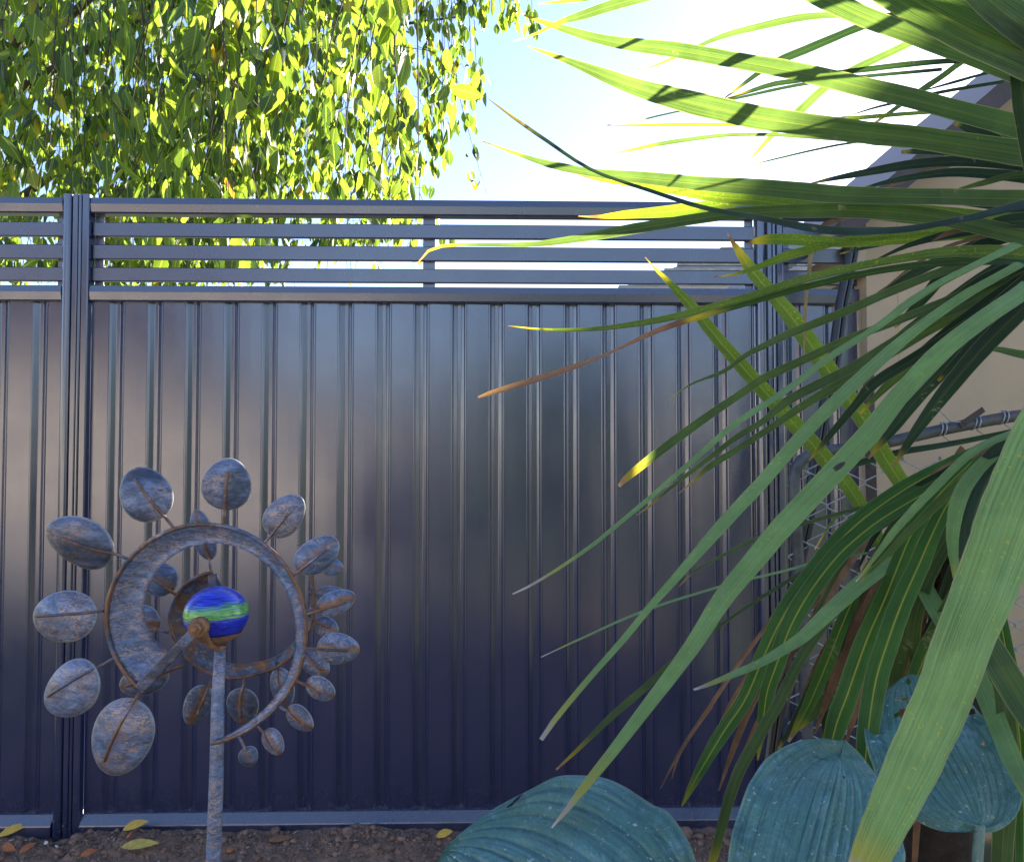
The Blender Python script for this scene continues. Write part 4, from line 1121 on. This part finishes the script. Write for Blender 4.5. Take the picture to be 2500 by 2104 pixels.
# ================================================================== WIND SPINNER
SD = 1.20
sp = thing('wind_spinner', 'rusty blue metal wind spinner with disc petals round a blue glass globe', 'wind spinner', (P(520, 2104, SD).x, P(520, 2104, SD).y, -.02))
def Q(zx, zy, d): return P(zx / 1.96, 1050 + zy / 1.96, d)
PXM = SD / F          # metres per px at the spinner
rs = random.Random(5)
def disc(parent, c, a, b, ang, d, stem0, stem1, m, tilt=(0, 0), sr=4.3):
    """c centre, a/b half axes (zoom units), ang axis angle in picture"""
    mm = d / F / 1.96
    ctr = Q(c[0], c[1], d)
    ux = Vector((math.cos(ang), 0, -math.sin(ang))); uy = Vector((math.sin(ang), 0, math.cos(ang)))
    nf = Vector((0, -1, 0))
    rot = Matrix.Rotation(tilt[0], 3, ux) @ Matrix.Rotation(tilt[1], 3, uy)
    ux, uy, nf = rot @ ux, rot @ uy, rot @ nf
    ka = 1 / max(.5, math.cos(tilt[1])); kb = 1 / max(.5, math.cos(tilt[0]))
    V = []; Fc = []; UV = []
    nr, na = 6, 36
    A_, B_ = a * mm * ka, b * mm * kb
    th = .0016
    for s_ in (1, -1):
        for r in range(nr + 1):
            q = r / nr
            for k in range(na):
                g = 2 * math.pi * k / na
                wob = 1 + .02 * math.sin(2 * g + c[0]) + .012 * math.sin(3 * g + c[1])
                egg = 1 - .10 * math.cos(g) * q          # slightly narrower towards the ring
                bulge = .30 * B_ * (1 - q ** 2.4)
                p = ctr + ux * (A_ * q * math.cos(g) * wob) + uy * (B_ * q * math.sin(g) * wob * egg) + nf * (bulge - .05 * B_) + nf * (th * s_ * .5)
                V.append(p); UV.append((.5 + .5 * q * math.cos(g), .5 + .5 * q * math.sin(g)))
    half = (nr + 1) * na
    for side in (0, 1):
        for r in range(nr):
            for k in range(na):
                i0 = side * half + r * na + k; i1 = side * half + r * na + (k + 1) % na
                f = (i0, i1, i1 + na, i0 + na)
                Fc.append(f if side == 0 else f[::-1])
    for k in range(na):
        i0 = nr * na + k; i1 = nr * na + (k + 1) % na
        Fc.append((i0, i1, i1 + half, i0 + half))
    o = obj('petal', V, Fc, M[m], parent, UV, True, True)
    # stem welded on its face
    p0 = Q(stem0[0], stem0[1], d); p1 = Q(stem1[0], stem1[1], d)
    pts = []
    for k in range(11):
        q_ = p0.lerp(p1, k / 10); e = q_ - ctr
        al, be = e.dot(ux), e.dot(uy); qq = math.sqrt((al / A_) ** 2 + (be / B_) ** 2)
        if qq < 1: q_ = ctr + ux * al + uy * be + nf * (.30 * B_ * (1 - qq ** 2.4) - .05 * B_ + sr * mm * 1.1)
        pts.append(q_)
    MB().tube(catmull(pts, 14), sr * mm * 1.45, 7).build('stem', M['rod'], o, True)
    return o
FRONT = [((580,1470),195,152,(665,1255),(510,1575)), ((340,1240),165,126,(545,1090),(225,1275)), ((305,890),172,120,(495,865),(165,890)),
 ((380,535),172,122,(612,615),(320,505)), ((695,305),142,112,(835,472),(650,235)), ((1085,260),128,110,(1065,465),(1095,190)),
 ((1360,410),120,88,(1258,548),(1400,385)), ((1517,597),120,82,(1395,703),(1565,570)), ((1608,823),100,56,(1450,885),(1660,825)),
 ((1618,1045),100,73,(1450,1042),(1665,1052)), ((1533,1237),77,57,(1400,1190),(1540,1255)), ((1435,1378),77,55,(1320,1310),(1445,1395)),
 ((1307,1490),68,50,(1220,1395),(1310,1525)), ((1190,1560),47,44,(1135,1450),(1175,1525))]
REAR = [((970,500),124,62,(1015,690),(950,430)), ((760,710),92,74,(845,790),(730,705)), ((690,905),85,68,(805,968),(665,930)), ((690,1190),132,74,(880,1125),(610,1220)),
 ((945,1315),108,63,(1015,1190),(940,1370)), ((1160,1320),92,80,(1170,1175),(1155,1370)), ((1350,1230),95,62,(1310,1110),(1345,1240)), ((1510,1115),78,58,(1450,1065),(1540,1140)),
 ((1560,940),64,45,(1470,895),(1580,945)), ((1590,788),82,42,(1480,775),(1570,786)), ((1590,655),52,40,(1500,640),(1580,655))]
RD = 1.36
for i, (c, a, b, s0, s1) in enumerate(FRONT):
    ang = math.atan2(s1[1] - s0[1], s1[0] - s0[0])
    disc(sp, c, a, b, ang, SD, s0, s1, 'petal_blue' if i < 7 else 'petal_rusty', (rs.uniform(-.25, .25), rs.uniform(-.2, .2)), 5 if i < 6 else 4.6)
for i, (c, a, b, s0, s1) in enumerate(REAR):
    ang = math.atan2(s1[1] - s0[1], s1[0] - s0[0])
    disc(sp, c, a, b, ang, RD, s0, s1, 'petal_rusty', (rs.uniform(-.35, .35), rs.uniform(-.2, .2)), 4.6)

def lerp_tab(tab, x):
    for (x0, y0), (x1, y1) in zip(tab, tab[1:]):
        if x <= x1: return y0 + (y1 - y0) * (x - x0) / (x1 - x0)
    return tab[-1][1]
def spiral(name, cx, cy, rtab, wtab, d, t0, t1, m, rodr, back=.022, sgn=1):
    """angles in degrees, picture sense (y up); outer radius and width in px"""
    n = 72
    V = []; Fc = []; rod = []
    ns = 7
    mm = d / F
    for s_ in (0, 1):
        for i in range(n + 1):
            t = i / n; g = R(t0 + (t1 - t0) * t)
            ro = lerp_tab(rtab, t); wd = lerp_tab(wtab, t)
            for k in range(ns):
                q = k / (ns - 1)
                r = ro - wd * q
                dip = back * (wd / 80) * math.sin(q * math.pi * .62) * 1.2
                p = P(cx + r * math.cos(g), cy - r * math.sin(g), d) + Vector((0, dip + (.0018 if s_ else 0), 0))
                V.append(p)
            if s_ == 0: rod.append(P(cx + ro * math.cos(g), cy - ro * math.sin(g), d))
    h = (n + 1) * ns
    for s_ in (0, 1):
        for i in range(n):
            for k in range(ns - 1):
                a = s_ * h + i * ns + k
                f = (a, a + 1, a + ns + 1, a + ns)
                Fc.append(f if (s_ == 0) == (sgn > 0) else f[::-1])
    for i in range(n):
        for k in (0, ns - 1):
            a = i * ns + k
            Fc.append((a, a + ns, a + ns + h, a + h))
    for i in (0, n):
        for k in range(ns - 1):
            a = i * ns + k
            Fc.append((a, a + 1, a + 1 + h, a + h))
    o = obj(name, V, Fc, M[m], sp, None, True, True)
    MB().tube(rod, rodr * mm, 7).build('edge_rod', M['rod'], o, True)
    return o
# front: clockwise from lower left, over the top, round to the bottom
spiral('spiral_band', 500, 1522, [(0, 224), (.10, 236), (.18, 243), (.62, 242), (.74, 248), (.84, 262), (.92, 275), (1, 293)],
       [(0, 96), (.12, 80), (.25, 66), (.41, 51), (.56, 41), (.7, 33), (.84, 24), (.95, 14), (1, 2)], SD, -135, -447, 'worn', 5.2)
spiral('spiral_band', 572, 1502, [(0, 118), (.1, 140), (.22, 160), (.45, 152), (.6, 152), (.75, 178), (.88, 200), (1, 232)],
       [(0, 44), (.2, 46), (.4, 36), (.6, 28), (.8, 18), (1, 3)], RD, 117, 408, 'worn_rusty', 4.2, .016, -1)
# arm, hub bolt, hook, rear arm
def flatbar(a, b, w_, th, nm, m):
    a, b = Vector(a), Vector(b)
    t = (b - a).normalized(); s_ = t.cross(Vector((0, 1, 0))).normalized(); f = Vector((0, 1, 0))
    mb = MB()
    pr = [(-w_, -th), (-w_ * .8, -th * 1.3), (w_ * .8, -th * 1.3), (w_, -th), (w_, th), (-w_, th)]
    V = [a + s_ * x + f * y for x, y in pr] + [b + s_ * x * 1.25 + f * y for x, y in pr]
    n = len(pr)
    mb.add(V, [(i, (i + 1) % n, n + (i + 1) % n, n + i) for i in range(n)] + [tuple(reversed(range(n))), tuple(range(n, 2 * n))])
    return mb.build(nm, M[m], sp)
flatbar(Q(948, 945, SD - .035), Q(668, 1238, SD - .002), .0070, .0022, 'arm', 'worn')
flatbar(Q(1030, 905, RD - .03), Q(1015, 690, RD - .002), .006, .002, 'arm', 'worn_rusty')
hub = Q(945, 945, SD - .040)
MB().tube([hub + Vector((0, .012, 0)), hub + Vector((0, .0, 0)), hub + Vector((0, -.0012, 0))], [.0150, .0150, .0138], 24).build('washer', M['rust'], sp, True)
MB().tube([hub + Vector((0, -.0005, 0)), hub + Vector((0, -.0085, 0)), hub + Vector((0, -.0105, 0))], [.0100, .0100, .0080], 6).build('nut', M['rust'], sp)
MB().tube([hub + Vector((0, -.010, 0)), hub + Vector((0, -.0160, 0))], [.0052, .0044], 12).build('bolt_end', M['rust'], sp, True)
axle_b = Q(1030, 905, RD - .03)
MB().tube([hub + Vector((0, .010, 0)), axle_b + Vector((0, .012, 0))], .0050, 10).build('axle', M['rod'], sp, True)
gc = Q(1035, 880, SD + .045)
def globe():
    V = []; Fc = []; nu, nv = 48, 28
    rx = 76 / F * (SD + .045); rz = 67 / F * (SD + .045)
    for j in range(nv + 1):
        th = math.pi * j / nv
        for i in range(nu):
            ph = 2 * math.pi * i / nu
            V.append(gc + Vector((rx * math.sin(th) * math.cos(ph), rx * math.sin(th) * math.sin(ph), rz * math.cos(th))))
    for j in range(nv):
        for i in range(nu):
            Fc.append((j * nu + i, (j + 1) * nu + i, (j + 1) * nu + (i + 1) % nu, j * nu + (i + 1) % nu))
    return obj('globe', V, Fc, M['globe'], sp, None, True, True)
globe()
# cup under the globe, the hook from hub to pole, and the pole
cupV = []
mb = MB()
V = []; Fc = []; na = 28
for j in range(6):
    th = math.pi * (.70 + .30 * j / 5)
    for i in range(na):
        ph = 2 * math.pi * i / na
        V.append(gc + Vector((.0505 * math.sin(th) * math.cos(ph), .0505 * math.sin(th) * math.sin(ph), .0465 * math.cos(th) - .001)))
for j in range(5):
    for i in range(na): Fc.append((j * na + i, (j + 1) * na + i, (j + 1) * na + (i + 1) % na, j * na + (i + 1) % na))
obj('globe_cup', V, Fc, M['rust'], sp, None, True, True)
MB().tube(catmull([hub + Vector((.004, .012, 0)), Q(985, 985, SD - .01), Q(1000, 1020, SD + .01), Q(1040, 1045, SD + .035), Q(1075, 1035, SD + .045)], 14), .0052, 9).build('hook', M['rust'], sp, True)
pt = [Q(1055, 1035, SD + .045), P(532, 1700, SD + .03), P(529, 1880, SD + .012), P(521, 2104, SD), P(508, 2500, SD - .02), P(500, 2960, SD - .035)]
MB().tube(pt, [.0088, .0102, .0110, .0116, .0118, .0118], 14).build('pole', M['worn'], sp, True)

# ================================================================== FALLEN LEAVES AND BITS ON THE SOIL
def ground_at(px, py):
    r = ray(px, py)
    t = (0.0 - H) / r.z
    for _ in range(3):
        p = Vector((0, 0, H)) + r * t
        t = (soil_z(p.x, p.y) + .006 - H) / r.z
    return Vector((0, 0, H)) + r * t
def fallen(px, py, ln, wd, ang, m, label, lift=.35, name='fallen_leaf', cat='leaf', curl=.25, dz=.012):
    c = ground_at(px, py)
    V = []; UV = []; Fc = []
    prof = [(0, .03), (.12, .5), (.32, .93), (.52, 1.0), (.74, .72), (.90, .32), (1, .03)]
    ux = Vector((math.cos(ang), math.sin(ang) * .5, math.sin(ang) * lift + .05)).normalized()
    uy = Vector((-math.sin(ang) * .4, .7, .75)); uy = (uy - ux * uy.dot(ux)).normalized()
    nz = ux.cross(uy)
    for t, q in prof:
        s = (t - .5) * ln; hw = wd * .5 * q
        for k in (-1, 0, 1):
            V.append(c + Vector((0, 0, dz)) + ux * s + uy * (k * hw) + nz * (abs(k) * hw * .45 - curl * ln * ((t - .5) ** 2)) )
    for i in range(len(prof) - 1):
        for k in range(2):
            a = i * 3 + k; Fc.append((a, a + 1, a + 4, a + 3))
    o = obj(name, V, Fc, M[m], None, None, True, True)
    return tag(o, label, cat)
fallen(31, 2040, .092, .028, .62, 'fallen_yellow', 'yellow fallen leaf lying on soil at the far left edge', dz=.020)
fallen(330, 2030, .080, .028, .52, 'fallen_yellow', 'bright yellow fallen leaf on soil just right of the post foot', dz=.022)
fallen(340, 2070, .118, .030, .10, 'fallen_green', 'long green yellow fallen leaf with red stalk left of the spinner pole')
fallen(1085, 2043, .056, .026, .35, 'fallen_yellow', 'pale yellow curled leaf on soil near the big hosta leaf', .6)
fallen(20, 2078, .055, .026, -.5, 'fallen_orange', 'orange brown crumpled leaf at the bottom left corner')
fallen(66, 2078, .050, .020, .9, 'fallen_orange', 'torn orange leaf beside the bottom left corner leaf')
fallen(216, 2090, .050, .020, .5, 'fallen_orange', 'reddish brown leaf scrap at the bottom below the yellow leaves')
fallen(316, 2046, .030, .010, 1.2, 'fallen_orange', 'small orange leaf scrap between the two longer fallen leaves')
fallen(684, 2056, .080, .020, .22, 'dead', 'dark red brown bark strip on soil right of the spinner pole', .2, 'bark_strip', 'bark')
fallen(562, 2084, .030, .014, .4, 'fallen_orange', 'tiny orange leaf scrap just right of the spinner pole')
fallen(1010, 2002, .022, .012, .1, 'fallen_orange', 'small orange scrap lying against the bottom rail')
fallen(375, 2000, .026, .010, 1.9, 'white_chip', 'white curled chip standing by the fence foot', .8, 'paint_chip', 'chip')
fallen(112, 2066, .014, .012, .2, 'white_chip', 'small pale flat chip on soil at lower left', .1, 'paint_chip', 'chip')
def twig(pts, label, r=.0016):
    q = [ground_at(a, b) + Vector((0, 0, .006)) for a, b in pts]
    o = MB().tube(catmull(q, 8), r, 5).build('twig', M['twig'], None, True)
    tag(o, label, 'twig')
twig([(556, 1994), (566, 1985), (576, 1978)], 'thin dry twig leaning on bottom rail right of the spinner pole')
twig([(990, 1996), (1010, 1992), (1030, 1996)], 'dark bent twig lying along the bottom rail at centre')
twig([(1140, 2025), (1150, 2008), (1160, 1992)], 'pale straight twig standing near the big hosta leaf')

# ================================================================== BEETLE ON THE LONG PALE LEAF
bt = thing('beetle', 'small dark beetle sitting on the long pale palm leaf', 'beetle', tuple(P(2046, 1140, .60)))
bc = P(2047, 1139, .648)
bx = (P(2056, 1133, .648) - bc).normalized(); bn = (Vector((0, 0, H)) - bc).normalized(); by = bn.cross(bx).normalized()
def ell(c, a, b, cc, nm):
    V = []; Fc = []; nu, nv = 16, 10
    for j in range(nv + 1):
        th = math.pi * j / nv
        for i in range(nu):
            ph = 2 * math.pi * i / nu
            V.append(c + bx * (a * math.cos(th)) + by * (b * math.sin(th) * math.cos(ph)) + bn * (cc * math.sin(th) * math.sin(ph)))
    for j in range(nv):
        for i in range(nu): Fc.append((j * nu + i, (j + 1) * nu + i, (j + 1) * nu + (i + 1) % nu, j * nu + (i + 1) % nu))
    return obj(nm, V, Fc, M['beetle'], bt, None, True, True)
ell(bc + by * .0010, .0050, .0014, .0016, 'wing_case'); ell(bc - by * .0010, .0050, .0014, .0016, 'wing_case'); ell(bc + bx * .0052, .0016, .0015, .0013, 'head')
